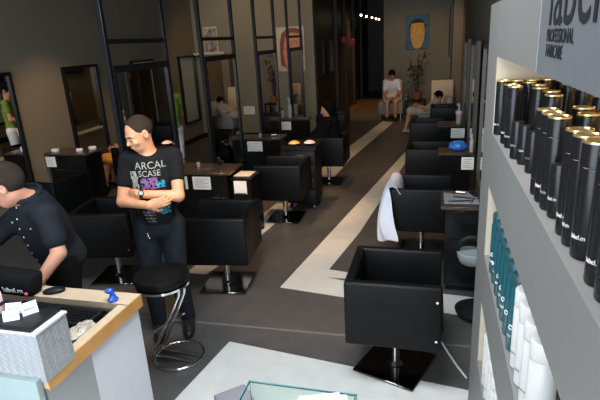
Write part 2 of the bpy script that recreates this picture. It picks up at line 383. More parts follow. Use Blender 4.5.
def person(name, label, J, hf, hu=(0, 0, 1), skin='skin', hair='hair', res=.009, fine=True, shirt=('tee', .55), pants=('jeans', 1.0), shoes='shoe',
           hands=None, ftdir=None, hs=1.0, belly=0, hairstyle='short', wide=1.0, hem=.06, loose=.010, sl=.057, group=None):
    J = {k: np.array(v, float) for k, v in J.items()}
    mid = (J['hipR']+J['hipL'])/2; base = (float(mid[0]), float(mid[1]), 0)
    B = SDF(res); q, r, f, u = torso(B, J, wide=wide, belly=belly)
    hc = J['head']; H = nrm(hu)
    B.cap(J['neck']-u*.03, hc-H*.06*hs+(-.02)*nrm(hf)*hs, .056*hs, .052*hs, k=.03)
    add_head(B, hc, hf, hu, hs, fine)
    fd = ftdir if ftdir is not None else (f[0], f[1])
    for s_ in 'RL':
        B.cap(J['sh'+s_], J['el'+s_], .050, .040, k=.03); B.cap(J['el'+s_], J['wr'+s_], .041, .027, k=.012)
        B.cap(J['hip'+s_], J['kn'+s_], .085, .058, k=.03); 
        cm = J['kn'+s_]*.68+J['an'+s_]*.32
        B.cap(J['kn'+s_], cm, .055, .056, k=.02); B.cap(cm, J['an'+s_], .056, .036, k=.02)
        add_foot(B, J['an'+s_], fd)
        hd = (hands or {}).get(s_)
        if hd: add_hand(B, J['wr'+s_], hd[0], hd[1], hd[2], hd[3], hs)
        else: add_hand(B, J['wr'+s_], J['wr'+s_]-J['el'+s_], -r if s_ == 'R' else r, 1 if s_ == 'R' else -1, .4, hs)
    root = link(name, B.mesh(name), skin)
    tag(root, label, 'person', group)
    parts = [root]
    if shirt:
        m_, t = shirt[0], shirt[1]
        C = SDF(res); torso(C, J, loose, belly=belly, wide=wide, hip=len(shirt) > 2)
        for s_ in 'RL':
            e = J['sh'+s_]+(J['el'+s_]-J['sh'+s_])*min(t, 1); C.cap(J['sh'+s_], e, sl, sl-.001 if t < 1 else .055, k=.03)
            if t > 1: C.cap(e, J['el'+s_]+(J['wr'+s_]-J['el'+s_])*(t-1), .055, .038, k=.02)
        C.ell(J['neck']+u*.055+f*.02, np.array([r, f, u]), (.062, .075, .07), k=.01, op='s')
        if len(shirt) > 2 and t <= 1: C.plane(q(0, 0, hem), -u)
        parts.append(link('shirt', C.mesh('shirt'), m_, root))
    if pants:
        m_, t = pants[0], pants[1]
        C = SDF(res); torso(C, J, .009, top=False, wide=wide)
        for s_ in 'RL':
            if t <= .5:
                C.cap(J['hip'+s_], J['hip'+s_]+(J['kn'+s_]-J['hip'+s_])*t*2, .098, .090, k=.02)
            else:
                C.cap(J['hip'+s_], J['kn'+s_], .098, .074, k=.02)
                e = J['kn'+s_]+(J['an'+s_]-J['kn'+s_])*(t-.5)*2; C.cap(J['kn'+s_], e, .072, .058, k=.015)
        C.plane(q(0, 0, .22), u)
        parts.append(link('shorts' if t <= .6 else 'trousers', C.mesh('pants'), m_, root))
    if shoes:
        for s_ in 'RL':
            C = SDF(res); add_foot(C, J['an'+s_], fd, r=.012); C.plane(J['an'+s_]+np.array((0, 0, .0)), (0, 0, 1)); C.plane((0, 0, J['an'+s_][2]-.09), (0, 0, -1))
            parts.append(link('shoe', C.mesh('shoe'), shoes, root))
    if hair:
        rr, ff, uu = frame3(hf, hu); R = np.array([rr, ff, uu]); P = lambda x, y, z: hc+hs*(x*rr+y*ff+z*uu)
        C = SDF(min(res, .007))
        o = .003 if hairstyle == 'crop' else .016
        C.ell(P(0, -.014, .034), R, np.array((.076+o, .096+o, .088+o))*hs, k=.01)
        if hairstyle == 'long':
            C.cap(P(0, -.05, 0), P(0, -.075, -.16), .085*hs, .06*hs, k=.04)
            C.cap(P(-.07, -.02, .0), P(-.075, -.01, -.16), .032*hs, .02*hs, k=.03); C.cap(P(.07, -.02, .0), P(.075, -.01, -.16), .032*hs, .02*hs, k=.03)
        # keep what lies above the hairline
        C.ell(P(0, .095, -.018 if hairstyle == 'crop' else -.045), R, np.array((.082 if hairstyle == 'crop' else .088, .095 if hairstyle == 'crop' else .085, .118))*hs, k=.006, op='s')
        if hairstyle != 'long': C.plane(P(0, 0, -.030), -uu+ff*.45)
        for e in ((-1, 1) if hairstyle != 'long' else ()): C.ell(P(e*.088, -.006, -.02), R, np.array((.03, .030, .042))*hs, k=.004, op='s')
        parts.append(link('hair', C.mesh('hair'), hair, root))
    return root, J, (r, f, u), q
def project_print(body, me, origin, x, y, n, name, m, parent, lift=.003):
    # lay flat lettering onto the cloth by ray casting it along -n
    x, y, n = Vector(x), Vector(y), Vector(n); o = Vector(origin)
    bvh = BVHTree.FromPolygons([v.co.copy() for v in body.data.vertices], [list(p.vertices) for p in body.data.polygons])
    bm = bmesh.new(); bm.from_mesh(me)
    bmesh.ops.subdivide_edges(bm, edges=[e for e in bm.edges if e.calc_length() > .012], cuts=2, use_grid_fill=False)
    bmesh.ops.triangulate(bm, faces=bm.faces)
    for v in bm.verts:
        p = o+x*v.co.x+y*v.co.y; hit = bvh.ray_cast(p+n*.4, -n)
        v.co = (hit[0] if hit[0] else p)+n*(lift+v.co.z)
    me2 = bpy.data.meshes.new(name); bm.to_mesh(me2); bm.free(); return link(name, me2, m, parent, False)
# ------------------------------------------------------------------ the room
CH = 3.7
def sb(name, lo, hi, m): return struct(MB().box(lo, hi).build(name, m, smooth=False))
sb('floor', (-5.7, -1.8, -.1), (.8, 15.2, 0), 'tile')
sb('floor_corridor', (-3.1, 15.2, -.1), (-1.2, 21.2, -.002), 'hallfloor')
sb('ceiling', (-5.7, -1.8, CH), (.8, 21.2, CH+.1), 'ceil')
sb('wall_left', (-5.7, -1.8, 0), (-5.5, 11.4, CH), 'wall')
sb('wall_back_left', (-5.5, 11.2, 0), (-2.68, 11.4, CH), 'wallb')
sb('wall_right', (.60, -1.8, 0), (.8, 15.2, CH), 'wall')
sb('wall_back', (-1.46, 15.0, 0), (.60, 15.2, CH), 'wallb')
sb('wall_pilaster', (.38, 13.4, 0), (.60, 15.0, CH), 'wall')
sb('wall_corridor_left', (-2.9, 11.4, 0), (-2.68, 21.2, CH), 'wallc')
sb('wall_corridor_right', (-1.46, 15.2, 0), (-1.26, 21.2, CH), 'wallc')
sb('wall_corridor_end', (-3.1, 21.0, 0), (-1.2, 21.2, CH), 'wallc')
sb('trim_1', (-2.685, 11.19, 0), (-2.62, 11.41, CH), 'wallb')
for i, y in enumerate((13.9, 15.3, 16.9, 18.7)):
    sb('trim_%d' % (i+2), (-2.68, y, 0), (-2.60, y+.3, CH), 'wallc')
sb('baseboard_left', (-5.5, -1.8, 0), (-5.48, 11.2, .1), 'blackmetal')
sb('baseboard_back', (-5.48, 11.18, 0), (-2.68, 11.2, .1), 'blackmetal')
# shop front behind the camera: low sill, posts and lintel around the wide window openings
sb('wall_front_sill', (-5.5, -1.8, 0), (.6, -1.65, .45), 'wall')
sb('wall_front_lintel', (-5.5, -1.8, 3.3), (.6, -1.65, CH), 'wall')
for i, x in enumerate((-5.5, -4.3, .45)):
    sb('wall_front_post_%d' % (i+1), (x, -1.8, .45), (x+.15, -1.65, 3.3), 'wall')
# pale tile inlays: the big patch by the desk, the cross piece and two long stripes
def inlay(name, pts, m='pale', z=.002):
    return struct(MB().prism(pts, -.01, z).build(name, m, smooth=False))
inlay('floor_inlay_front', [(-1.56, 2.33), (-1.46, 3.0), (.40, 2.745), (.59, 2.72), (.59, -.6), (-1.85, -.6)])
inlay('floor_inlay_stripe', [(-1.33, 3.90), (-.535, 9.53), (-.40, 9.53), (-.80, 5.35), (-.96, 4.33), (-.60, 4.26), (-.56, 4.17), (-.96, 4.16), (-.60, 4.08), (.45, 3.97), (.45, 3.64), (-.72, 3.81)])
inlay('floor_inlay_stripe_back', [(-1.78, 9.38), (-1.32, 13.3), (-1.03, 13.04), (-1.50, 8.92), (-1.56, 7.62), (-1.90, 7.62), (-1.86, 8.6)])
inlay('floor_inlay_stripe_left', [(-2.36, 4.05), (-2.10, 6.3), (-1.80, 6.3), (-1.95, 4.9), (-2.14, 4.05)])
struct(MB().prism([(-2.9, 3.19), (-2.9, 3.21), (.5, 3.262), (.5, 3.242)], -.01, .0015).build('floor_joint', 'grout', smooth=False))

# ------------------------------------------------------------------ unseen ceiling spotlights and an added fill panel, above the frame
lampn = [0]
def downlight(x, y, tx, ty, tz, power, size=45, label=None, col=WARM, z=CH-.02):
    lampn[0] += 1
    t = thing('track_spotlight', label, 'spotlight', (x, y, z))
    MB().cyl((0, 0, -.02), (0, 0, 0), .05).build('ceiling_plate', 'blackmetal', t)
    MB().cyl((0, 0, -.10), (0, 0, -.02), .008).build('stem', 'blackmetal', t)
    d = Vector((tx-x, ty-y, tz-(z-.16))).normalized()
    MB().cyl(Vector((0, 0, -.10))-d*.05, Vector((0, 0, -.10))+d*.03, .045).build('lamp_head', 'blackmetal', t)
    p = Vector((x, y, z-.10))+d*.06
    spot('spotlight_beam', p, (tx, ty, tz), power, col, size)
downlight(-.9, 2.4, -.95, 3.95, 0, 100, 34, 'spotlight over the pale floor cross piece')
downlight(-.6, 3.0, -2.0, 3.05, 1.38, 110, 30, 'spotlight aimed at the standing man')
downlight(-2.1, 4.4, -2.1, 5.2, .75, 75, 50, 'spotlight over the nearest left station')
downlight(-1.4, 3.7, -2.08, 5.0, .62, 150, 12, 'added narrow spotlight warming the card on the low black cart')  # added to give the cart's card its warm light
downlight(-1.9, 5.9, -1.75, 6.1, .85, 90, 34, 'spotlight over the drawer trolley')
downlight(-1.6, 7.4, -1.9, 7.9, .7, 35, 55, 'spotlight over the third left chair')
downlight(-.8, 5.0, -.8, 6.2, 0, 60, 56, 'spotlight over the middle aisle')
downlight(-.9, 8.2, -1.1, 9.4, 0, 50, 66, 'spotlight over the far aisle')
downlight(-.4, 11.5, -.6, 13.9, .8, 45, 85, 'spotlight over the waiting corner')
downlight(-3.9, 5.2, -4.95, 6.55, .4, 80, 60, 'added spotlight brightening the legs by the left wall station')  # added to brighten the seated client's legs
downlight(-3.9, 8.7, -3.9, 11.2, 1.6, 40, 95, 'spotlight washing the far left wall')
downlight(-2.05, 16.2, -2.05, 16.0, 0, 80, 80, 'spotlight in the corridor')

t = thing('added_fill_panel', 'added fill panel on the ceiling above the entrance area', 'ceiling light', (-.75, 1.55, CH-.001))  # unseen panel, added to light the floor near the desk
MB().box((-.80, -.60, -.05), (.80, .60, 0)).build('housing', 'white', t, smooth=False)
MB().box((-.76, -.56, -.058), (.76, .56, -.05)).build('diffuser', 'panel', t, smooth=False)
# ------------------------------------------------------------------ salon chairs (local: client faces +Y)
def salon_chair(label, loc, rz):
    t = thing('salon_chair', label, 'salon chair', loc, rz, 'black cube salon chairs')
    w, d, z0, z1, th = .29, .29, .32, .75, .058
    def pan(lo, hi): return MB().box(lo, hi, .016, 3)
    pan((-w+th-.012, -d, z0), (w-th+.012, -d+th, z1)).build('backrest', 'leather', t)
    pan((-w, -d-.001, z0-.001), (-w+th, d, z1+.001)).build('armrest', 'leather', t)
    pan((w-th, -d-.001, z0-.001), (w, d, z1+.001)).build('armrest', 'leather', t)
    pan((-w+th-.002, -d+th-.002, z0+.01), (w-th+.002, d-.015, .40)).build('seat_base', 'leather', t)
    MB().box((-w+th+.002, -d+th+.002, .395), (w-th-.002, d+.015, .47), .025, 3).build('seat_cushion', 'leather', t)
    MB().cyl((0, 0, .03), (0, 0, z0+.02), .030, n=24).cyl((0, 0, .26), (0, 0, z0+.012), .075, .09, n=24).build('post', 'chrome', t)
    MB().cyl((0, 0, .02), (0, 0, .045), .055, .035, n=24).box((-.215, -.215, .003), (.215, .215, .02), .004, 1).build('base_plate', 'darkchrome', t)
    for z in (.40, .66):
        for s in (-1, 1): MB().cyl((s*(w-.002), d-.03, z), (s*(w+.004), d-.03, z), .008, n=10).build('screw_cap', 'chrome', t)
    return t
PI = math.pi
ch0 = salon_chair('large black leather cube chair in the right foreground, nearest on the pale floor patch', (-.215, 2.95, 0), -PI/2)
def chair(label, x, y, rz): return dup(ch0, (x, y, 0), rz, label)
def turn_base(ch, a):
    for c in ch.children:
        if c.name.startswith('base_plate'): c.rotation_euler = (0, 0, a)
chair('black leather cube chair with the white towel over its backrest', -.10, 4.90, -PI/2)
chair('black cube chair just beyond the towel chair, small white cup on its seat', -.06, 6.66, -PI/2)
chair('black cube chair of the right row, directly in front of the crouched visitor', -.11, 8.70, -PI/2)
chair('farthest black cube chair of the right row, below the white armchair', .20, 10.5, -PI/2)
chair('black leather cube chair right of the standing man, nearest in the left aisle row', -1.84, 3.90, PI/2+.12)
chair('black cube chair of the left aisle row directly left of the drawer trolley', -1.80, 5.72, PI/2+.02)
chair('black cube chair in which the dark-haired client is seated, behind the drawer trolley', -1.58, 7.42, PI/2)
chair('farthest black cube chair of the left aisle row, by the dark corridor', -1.95, 9.75, PI/2)
chair('black cube chair behind the standing man, to the left of him, on a chrome post', -3.0, 3.89, -PI/2+.2)
chair('black cube chair by the left wall, right above the leaning man\'s back', -4.42, 4.85, PI/2-.15)
chair('black cube chair by the left wall holding the client in orange shorts', -4.46, 6.72, PI/2)

turn_base(ch0, -.35)
# ------------------------------------------------------------------ double sided mirrors on floor-to-ceiling poles
def mirror_frame(label, X, y0, y1, group, tall=True):
    fm = 'blackmetal' if tall else 'greige'
    t = thing('pole_mirror', label, 'mirror', (X, (y0+y1)/2, 0), 0, group); h = (y1-y0)/2
    for s in (-1, 1): MB().box((-.022, s*h-.022, 0), (.022, s*h+.022, CH-.002 if tall else 2.03), .004, 1).build('pole', fm, t)
    if tall: MB().box((-.018, -h+.02, 2.205), (.018, h-.02, 2.245)).build('crossbar', 'blackmetal', t)
    f = .05
    mb = MB().box((-.03, -h+.022, 1.97), (.03, h-.022, 2.03)).box((-.03, -h+.022, .52), (.03, h-.022, .58))
    for s in (-1, 1): mb.box((-.03, s*h-(f if s > 0 else -.022), .58), (.03, s*h+(-.022 if s > 0 else f), 1.97))
    mb.build('frame', fm, t)
    MB().box((-.012, -h+f, .58), (.012, h-f, 1.97)).build('mirror_glass', 'mirror', t, smooth=False)
    return t
G = 'mirrors on black poles down the left aisle'
mirror_frame('tall black-framed pole mirror directly behind the standing man', -2.62, 3.715, 4.67, G)
mirror_frame('pole mirror over the nearest left station, second from the front', -2.62, 5.49, 6.48, G)
mirror_frame('pole mirror between the second and third left stations', -2.62, 7.36, 8.32, G)
mirror_frame('farthest pole mirror on the left, in front of the peach poster', -2.62, 9.12, 10.06, G)
G = 'standing mirrors down the right side'
mirror_frame('standing mirror right of the towel chair, partly behind the product shelf', .50, 4.85, 5.75, G, False)
mirror_frame('standing mirror just beyond the station with the blue bag', .50, 6.70, 7.70, G, False)
mirror_frame('farthest standing mirror on the right, near the waiting corner', .50, 8.60, 9.55, G, False)
def wall_mirror(label, y0, y1):
    t = thing('wall_mirror', label, 'mirror', (-5.5, (y0+y1)/2, 0), 0, 'framed mirrors along the left wall'); h = (y1-y0)/2; f = .045
    mb = MB()
    mb.box((.0, -h, .45), (.05, -h+f, 1.96)).box((.0, h-f, .45), (.05, h, 1.96)).box((0, -h+f, 1.96-f), (.05, h-f, 1.96)).box((0, -h+f, .45), (.05, h-f, .45+f))
    mb.build('frame', 'blackmetal', t)
    MB().box((.002, -h+f, .45+f), (.022, h-f, 1.96-f)).build('mirror_glass', 'mirror', t, smooth=False)
wall_mirror('black-framed wall mirror cut by the left edge of the photo', 4.80, 5.60)
wall_mirror('black-framed wall mirror above the small left wall cabinet', 6.60, 7.42)
wall_mirror('black-framed wall mirror hidden behind the first pole mirror', 8.45, 9.25)
wall_mirror('farthest black-framed wall mirror, near the room corner', 10.28, 11.05)

# ------------------------------------------------------------------ stations
def lines(mb, x0, x1, z0, z1, y, n=5):
    for i in range(n):
        z = z1-(i+.5)*(z1-z0)/n
        mb.box((x0, y-.0012, z-.002), (x0+(x1-x0)*(.95-.25*(i % 2)), y, z+.002))
def station(label, loc, x0, x1, d, cards, group, top='brownlam'):
    t = thing('styling_station', label, 'styling station', loc, 0, group)
    MB().box((x0, 0, .755), (x1, d, .785), .004, 1).build('tabletop', top, t)
    MB().box((x0+.04, .02, .06), (x1-.04, d-.02, .755)).build('cabinet', 'blackgloss', t)
    MB().box((x0+.05, .01, .50), (x1-.05, .024, .745), .003, 1).build('drawer_front', 'blackgloss', t)
    MB().box((x0+.05, .01, .10), (x1-.05, .024, .49), .003, 1).build('cupboard_door', 'blackgloss', t)
    MB().box((x0+.06, .05, 0), (x1-.06, d-.05, .06)).build('plinth', 'blackmetal', t)
    for a, b in cards:
        c = MB().box((a, .002, .585), (b, .010, .735)).build('notice_card', 'card', t)
        mb = MB(); lines(mb, a+.02, b-.015, .605, .72, .002); mb.build('writing', 'ink', c)
    return t
G = 'double styling stations down the left aisle'
station('black station with brown top just right of the standing man, scissors on it', (-2.62, 4.98, 0), -.48, .42, .44, [(-.17, -.11), (-.04, .18)], G)
station('black station with a notice card behind the nearest one, left of the drawer trolley', (-2.62, 6.98, 0), -.48, .43, .34, [(-.27, -.21), (-.12, .12)], G)
station('farthest left station, spray bottles standing on it', (-2.62, 8.80, 0), -.48, .40, .28, [(-.24, -.20), (-.12, .06)], G)
G = 'styling stations down the right side'
station('right station next to the towel chair, covered with metal tools', (.27, 4.04, 0), -.20, .20, .46, [], G, 'brownlam')
station('right station with a blue bag on top and a notice card on its front', (.26, 6.02, 0), -.21, .20, .32, [(.06, .20)], G)
station('farthest right station with a pink-capped bottle on it', (.26, 7.96, 0), -.21, .20, .40, [(-.01, .19)], G)
station('small black wall cabinet with a notice card under the left wall mirror', (-5.14, 5.90, 0), -.34, .38, .40, [(-.33, -.17)], 'stations along the left wall')

# small black cart with the sun-lit card beside the nearest left station
t = thing('utility_cart', 'low black cart with an orange-lit card on its front, right of the nearest left station', 'cart', (-2.08, 5.00, 0))
MB().box((-.10, 0, .05), (.12, .34, .70)).build('body', 'blackgloss', t)
MB().box((-.12, -.01, .70), (.13, .35, .72), .003, 1).build('top_board', 'blackgloss', t)
c = MB().box((-.08, -.012, .54), (.07, -.004, .69)).build('notice_card', 'card', t)
MB().box((-.07, -.0135, .54), (.06, -.012, .553)).build('writing', 'ink', c)
mb = MB()
for x in (-.08, .10):
    for y in (.03, .31): mb.ball((x, y, .025), .025, 12)
mb.build('caster', 'blackmetal', t)
o = MB().box((-2.19, 5.08, .721), (-2.0, 5.30, .727)).build('lit_top_sheet', 'creamcloth'); tag(o, 'pale sheet standing in for the lit top of the low black cart', 'envelope')  # pale sheet paints the sunlight on the cart top

# drawer trolley
t = thing('drawer_trolley', 'tall black drawer trolley with bowls on top, between the left aisle chairs', 'trolley', (-1.67, 6.25, 0))
MB().box((-.20, -.19, .09), (.20, .19, .80), .012, 2).build('body', 'blackplastic', t)
MB().box((-.22, -.21, .80), (.22, .21, .83), .01, 2).build('tray', 'blackplastic', t)
mb = MB()
for s in (-1, 1): mb.box((s*.22-.008, -.21, .83), (s*.22+.008, .21, .865)).box((-.21, s*.205-.008, .83), (.21, s*.205+.008, .865))
mb.build('tray_rim', 'blackplastic', t)
for i in range(4):
    dr = MB().box((-.185, -.203, .12+i*.165), (.185, -.188, .27+i*.165), .008, 2).build('drawer', 'blackplastic', t)
    MB().box((-.06, -.214, .235+i*.165), (.06, -.203, .25+i*.165), .004, 1).build('handle', 'gunmetal', dr)
for x in (-.16, .16):
    for y in (-.15, .15):
        c = MB().cyl((x, y, .03), (x, y, .09), .012).build('caster', 'blackmetal', t)
        MB().cyl((x-.014, y, .034), (x+.014, y, .034), .032, n=16).build('wheel', 'gunmetal', c)
def bowl(label, x, y, z, fill, lab='black tint bowl'):
    b = thing('tint_bowl', label, 'bowl', (x, y, z), 0, 'tint bowls on the drawer trolley'); b.scale = (1.15, 1.15, 1)
    MB().lathe([(.03, 0), (.045, .004), (.075, .045), (.072, .045), (.042, .010), (0, .008)], 24).build('bowl', 'blackplastic', b)
    MB().lathe([(.068, .040), (.05, .062), (.02, .075), (0, .076)], 16).build('contents', fill, b)
bowl('tint bowl heaped with amber foil, left on the drawer trolley', -1.77, 6.19, .831, 'yellowstuff')
bowl('tint bowl with pinkish contents, right on the drawer trolley', -1.57, 6.22, .831, 'palepink')

# ------------------------------------------------------------------ bar stool
t = thing('bar_stool', 'chrome cantilever bar stool with round black seat at the desk corner', 'bar stool', (-1.75, 2.76, 0))
sx, sy = .105, -.24
MB().lathe([(0, .735), (.145, .735), (.168, .748), (.175, .77), (.168, .795), (.145, .806), (0, .81)], 36, (sx, sy, 0)).build('seat', 'leather', t)
MB().lathe([(.155, .715), (.17, .72), (.17, .735), (.155, .738)], 36, (sx, sy, 0)).build('seat_ring', 'chrome', t)
ring = [(.175*math.cos(a*PI/16), .175*math.sin(a*PI/16), .012) for a in range(32)]
MB().tube(ring, .012, 10, closed=True).build('floor_ring', 'chrome', t)
ax = Vector((.93, -.37, 0)); lt = Vector((.37, .93, 0))
mb = MB()
for s in (-1, 1):
    b_ = lt*.022*s; top = V(.255, -.275, 0)+b_; bot = V(-.175, .01, 0)+b_*1.9
    mb.tube([V(sx, sy, .725)+b_, top+V(-.03, .01, .725), top+V(0, 0, .712), top+V(-.01, .005, .68), bot+V(.02, -.01, .06), bot+V(0, 0, .022), bot+V(.03, -.01, .014), V(.15, -.02, .014)+b_*1.9], .011, 10)
mb.build('leg_frame', 'chrome', t)
MB().tube([V(-.09, -.14, .28), V(-.03, -.02, .30), V(.0, .06, .30), V(.0, .13, .28)], .010, 8).build('footrest', 'chrome', t)
# ------------------------------------------------------------------ reception desk
t = thing('reception_desk', 'white reception desk with maple top in the left foreground', 'desk', (-2.2, 1.55, 0))
def D(mb): mb.m = Matrix.Translation((2.2, -1.55, 0)); return mb
XR, YB, ZT = -1.36, 1.88, 1.02
D(MB()).box((-3.2, 1.775, ZT-.03), (XR, YB, ZT)).box((XR-.045, 1.245, ZT-.055), (XR, 1.766, ZT)).build('top_board', 'wood', t, smooth=False)
D(MB()).box((XR, 1.245, ZT-.064), (XR+.004, YB+.002, ZT-.002)).build('edge_band', 'woodedge', t, smooth=False)
D(MB()).box((XR-.045, 1.50, 0), (XR-.012, YB-.02, ZT-.056)).build('side_panel', 'white', t, smooth=False)
D(MB()).box((XR-.045, 1.245, 0), (XR-.012, 1.499, ZT-.056)).build('steel_panel', 'silver', t, smooth=False)
D(MB()).box((-3.2, YB-.05, 0), (XR-.046, YB-.02, ZT-.056)).build('back_panel', 'white', t, smooth=False)
D(MB()).box((-3.2, 1.40, .93), (XR-.046, 1.80, .955)).build('work_surface', 'blackplastic', t, smooth=False)
D(MB()).box((-3.2, 1.215, 0), (XR-.02, 1.24, ZT-.005)).build('front_panel', 'glassy', t, smooth=False)
# raised counter box clad in diamond plate
bx0, bx1, by0, by1, bz0, bz1 = -3.2, -1.350, 1.235, 1.395, ZT-.022, 1.20
D(MB()).box((bx0, by0+.004, bz0), (bx1-.004, by1, bz1)).build('counter_box', 'plate', t, smooth=False)
D(MB()).box((bx0, by0-.002, bz1), (bx1+.002, by1+.002, bz1+.008)).build('counter_rim', 'white', t, smooth=False)
def studs(mb, u0, u1, v0, v1, put):
    i = 0; v = v0+.008
    while v < v1-.005:
        u = u0+.008+(.009 if i % 2 else 0)
        j = 0
        while u < u1-.005:
            s = 1 if (i+j) % 2 else -1; a, b = .0085, .0026; c45 = .7071
            P = [(a, 0), (0, b), (-a, 0), (0, -b)]
            q = [(u+(x*c45-s*y*c45), v+(s*x*c45+y*c45)) for x, y in P]
            bot = [mb.b.verts.new(mb.m @ Vector(put(x, y, 0))) for x, y in q]
            top = [mb.b.verts.new(mb.m @ Vector(put(u+(x-u)*.5, v+(y-v)*.5, .0012))) for x, y in q]
            mb.b.faces.new(top)
            for k in range(4): mb.b.faces.new([bot[k], bot[(k+1) % 4], top[(k+1) % 4], top[k]])
            u += .018; j += 1
        v += .0125; i += 1
mb = D(MB()); studs(mb, by0, by1, bz0+.02, bz1, lambda u, v, h: (bx1-.004+h, u, v)); mb.build('side_tread_plate', 'plate', t, smooth=False)
mb = D(MB()); studs(mb, -2.0, bx1, bz0+.0, bz1, lambda u, v, h: (u, by0+.004-h, v)); mb.build('front_tread_plate', 'plate', t, smooth=False)
# black display tray and the cards in it
tz = bz1+.008
t2 = thing('display_tray', 'black display tray for cards on the diamond plate counter', 'tray', (-1.70, 1.315, tz))
MB().box((-.35, -.070, 0), (.325, .070, .012), .003, 1).build('tray_floor', 'blackplastic', t2)
MB().box((-.35, -.076, 0), (.328, -.070, .02)).box((-.35, .070, 0), (.328, .076, .016)).box((.322, -.070, 0), (.328, .070, .016)).build('tray_rim', 'blackplastic', t2)
def small_card(x, y, z, rz, lean, w, h, label):
    c = MB().box((-w/2, -.002, 0), (w/2, .002, h)).build('business_card', 'paper')
    c.location = (x, y, z); c.rotation_euler = (lean, 0, rz); tag(c, label, 'business card', 'white cards in the black tray')
    l = MB().box((-w*.35, -.003, h*.42), (w*.30, -.002, h*.48)).build('writing', 'blue', c, smooth=False)
small_card(-1.525, 1.325, tz+.012, .35, -.35, .058, .042, 'white card leaning back, leftmost of the tray')
small_card(-1.492, 1.280, tz+.012, .55, -.35, .055, .040, 'white card at the front of the three in the tray')
small_card(-1.455, 1.335, tz+.012, .95, -.30, .055, .048, 'white card standing farthest right in the tray')
t3 = thing('gift_packet', 'pink and white gift packet at the left edge of the counter', 'packet', (-1.60, 1.32, tz+.012))
MB().box((-.03, -.02, 0), (.025, .02, .085), .004, 2).build('packet', 'palepink', t3)
MB().box((-.031, -.021, .03), (.026, .021, .045)).build('band', 'photodark', t3)
MB().ball((.0, -.01, .095), (.018, .014, .012), 12).build('bow', 'pinkstuff', t3)
# on the lower work surface
t = thing('keyboard', 'black keyboard lying in the desk well', 'keyboard', (-1.73, 1.705, .957), 0)
t.rotation_euler = (0, 0, -.06)
MB().box((-.24, -.062, 0), (.24, .062, .030), .006, 2).build('case', 'blackplastic', t)
mb = MB()
for r_ in range(5):
    for c_ in range(20): mb.box((-.225+c_*.0226, -.050+r_*.021, .030), (-.207+c_*.0226, -.034+r_*.021, .036))
mb.build('keys', 'blackmetal', t, smooth=False)
t = thing('cash_drawer', 'flat black box in the desk well behind the keyboard', 'box', (-1.75, 1.60, .886))
t.location = (-2.30, 1.60, .956)
MB().box((-.16, -.12, 0), (.16, .12, .06), .01, 2).build('box', 'blackplastic', t)
# black bag with lettering
t = thing('shopping_bag', 'black bag with white lettering on the desk, by the leaning man\'s hand', 'bag', (-2.075, 1.80, ZT+.001))
mb = MB(); mb.box((-.20, -.055, 0), (.20, .055, .12), .03, 3)
for v in mb.b.verts: v.co.z += .012*math.sin(v.co.x*30)*(v.co.z > .06); v.co.y += .01*math.sin(v.co.x*22+v.co.z*30)
mb.build('bag_body', 'blackcloth', t)
me = text_me('label.m', .042, .0008); o = link('lettering', me, 'paper', t, False)
o.matrix_local = frame_m((.055, -.068, .035), (1, 0, 0), (0, -.25, .968), (0, -.968, -.25))
MB().ball((.185, -.066, .03), (.010, .006, .010), 10).build('pink_sticker', 'pinkstuff', t)
t = thing('computer_mouse', 'black oval mouse on the maple desk top', 'mouse', (-1.81, 1.825, ZT+.001), -1.1)
MB().ball((0, 0, .008), (.030, .055, .018), 18).build('shell', 'blackplastic', t)
MB().box((-.0015, .0, .024), (.0015, .045, .027)).build('button_seam', 'blackmetal', t)
t = thing('glass_stopper', 'small cobalt blue glass figure on the desk corner', 'figurine', (-1.455, 1.80, ZT+.001), .3)
MB().lathe([(.022, 0), (.026, .006), (.018, .018), (.012, .032), (.014, .042), (0, .046)], 18).build('base', 'cobalt', t)
MB().ball((-.012, 0, .05), (.022, .015, .014), 14).build('head', 'cobalt', t)
mb = MB(); mb.ball((0, 0, .02), (.045, .085, .022), 18)
for v in mb.b.verts: v.co += Vector((random.uniform(-1, 1), random.uniform(-1, 1), random.uniform(-1, 1)))*.007
o = mb.build('plastic_bag', 'bag', smooth=False); o.location = (-1.47, 1.575, .975); tag(o, 'crumpled beige plastic bag in the desk well beside the maple rim', 'plastic bag')

# ------------------------------------------------------------------ glass display case at the bottom edge
t = thing('glass_display_case', 'clear glass display case with teal edges at the bottom edge of the photo', 'display case', (-.515, 1.42, 0))
w, d0, d1, H = .235, -.27, .27, .75
for i, (lo, hi) in enumerate((((-w, d1-.006, .10), (w, d1, H-.006)), ((-w, d0, .10), (-w+.006, d1-.006, H-.006)), ((w-.006, d0, .10), (w, d1-.006, H-.006)), ((-w, d0, .10), (w, d0+.006, H-.006)))):
    MB().box(lo, hi).build('side_pane', 'glass', t, smooth=False)
MB().box((-w, d0, H-.006), (w, d1, H)).build('top_pane', 'glass', t, smooth=False)
mb = MB(); e = .0028
for a, b in (((-w, d1), (w, d1)), ((-w, d0), (-w, d1)), ((w, d0), (w, d1)), ((-w, d0), (w, d0))):
    mb.box((min(a[0], b[0])-e, min(a[1], b[1])-e, H-.0065), (max(a[0], b[0])+e, max(a[1], b[1])+e, H+.0005))
for x in (-w, w):
    for y in (d0, d1): mb.box((x-e, y-e, .10), (x+e, y+e, H-.007))
mb.build('polished_edge', 'glassedge', t, smooth=False)
MB().box((-w-.01, d0-.01, 0), (w+.01, d1+.01, .10), .004, 1).build('base', 'white', t)
def sheet(x, y, z, rz, w, h, m, label, th=.003, nm='paper_sheet', cat='paper', g=None):
    o = MB().box((-w/2, -h/2, 0), (w/2, h/2, th)).build(nm, m); o.location = (x, y, z); o.rotation_euler = (0, 0, rz); return tag(o, label, cat, g)
sheet(-.40, 1.575, H+.001, .35, .17, .18, 'paper', 'white sheet of paper lying on the glass display case', .002)
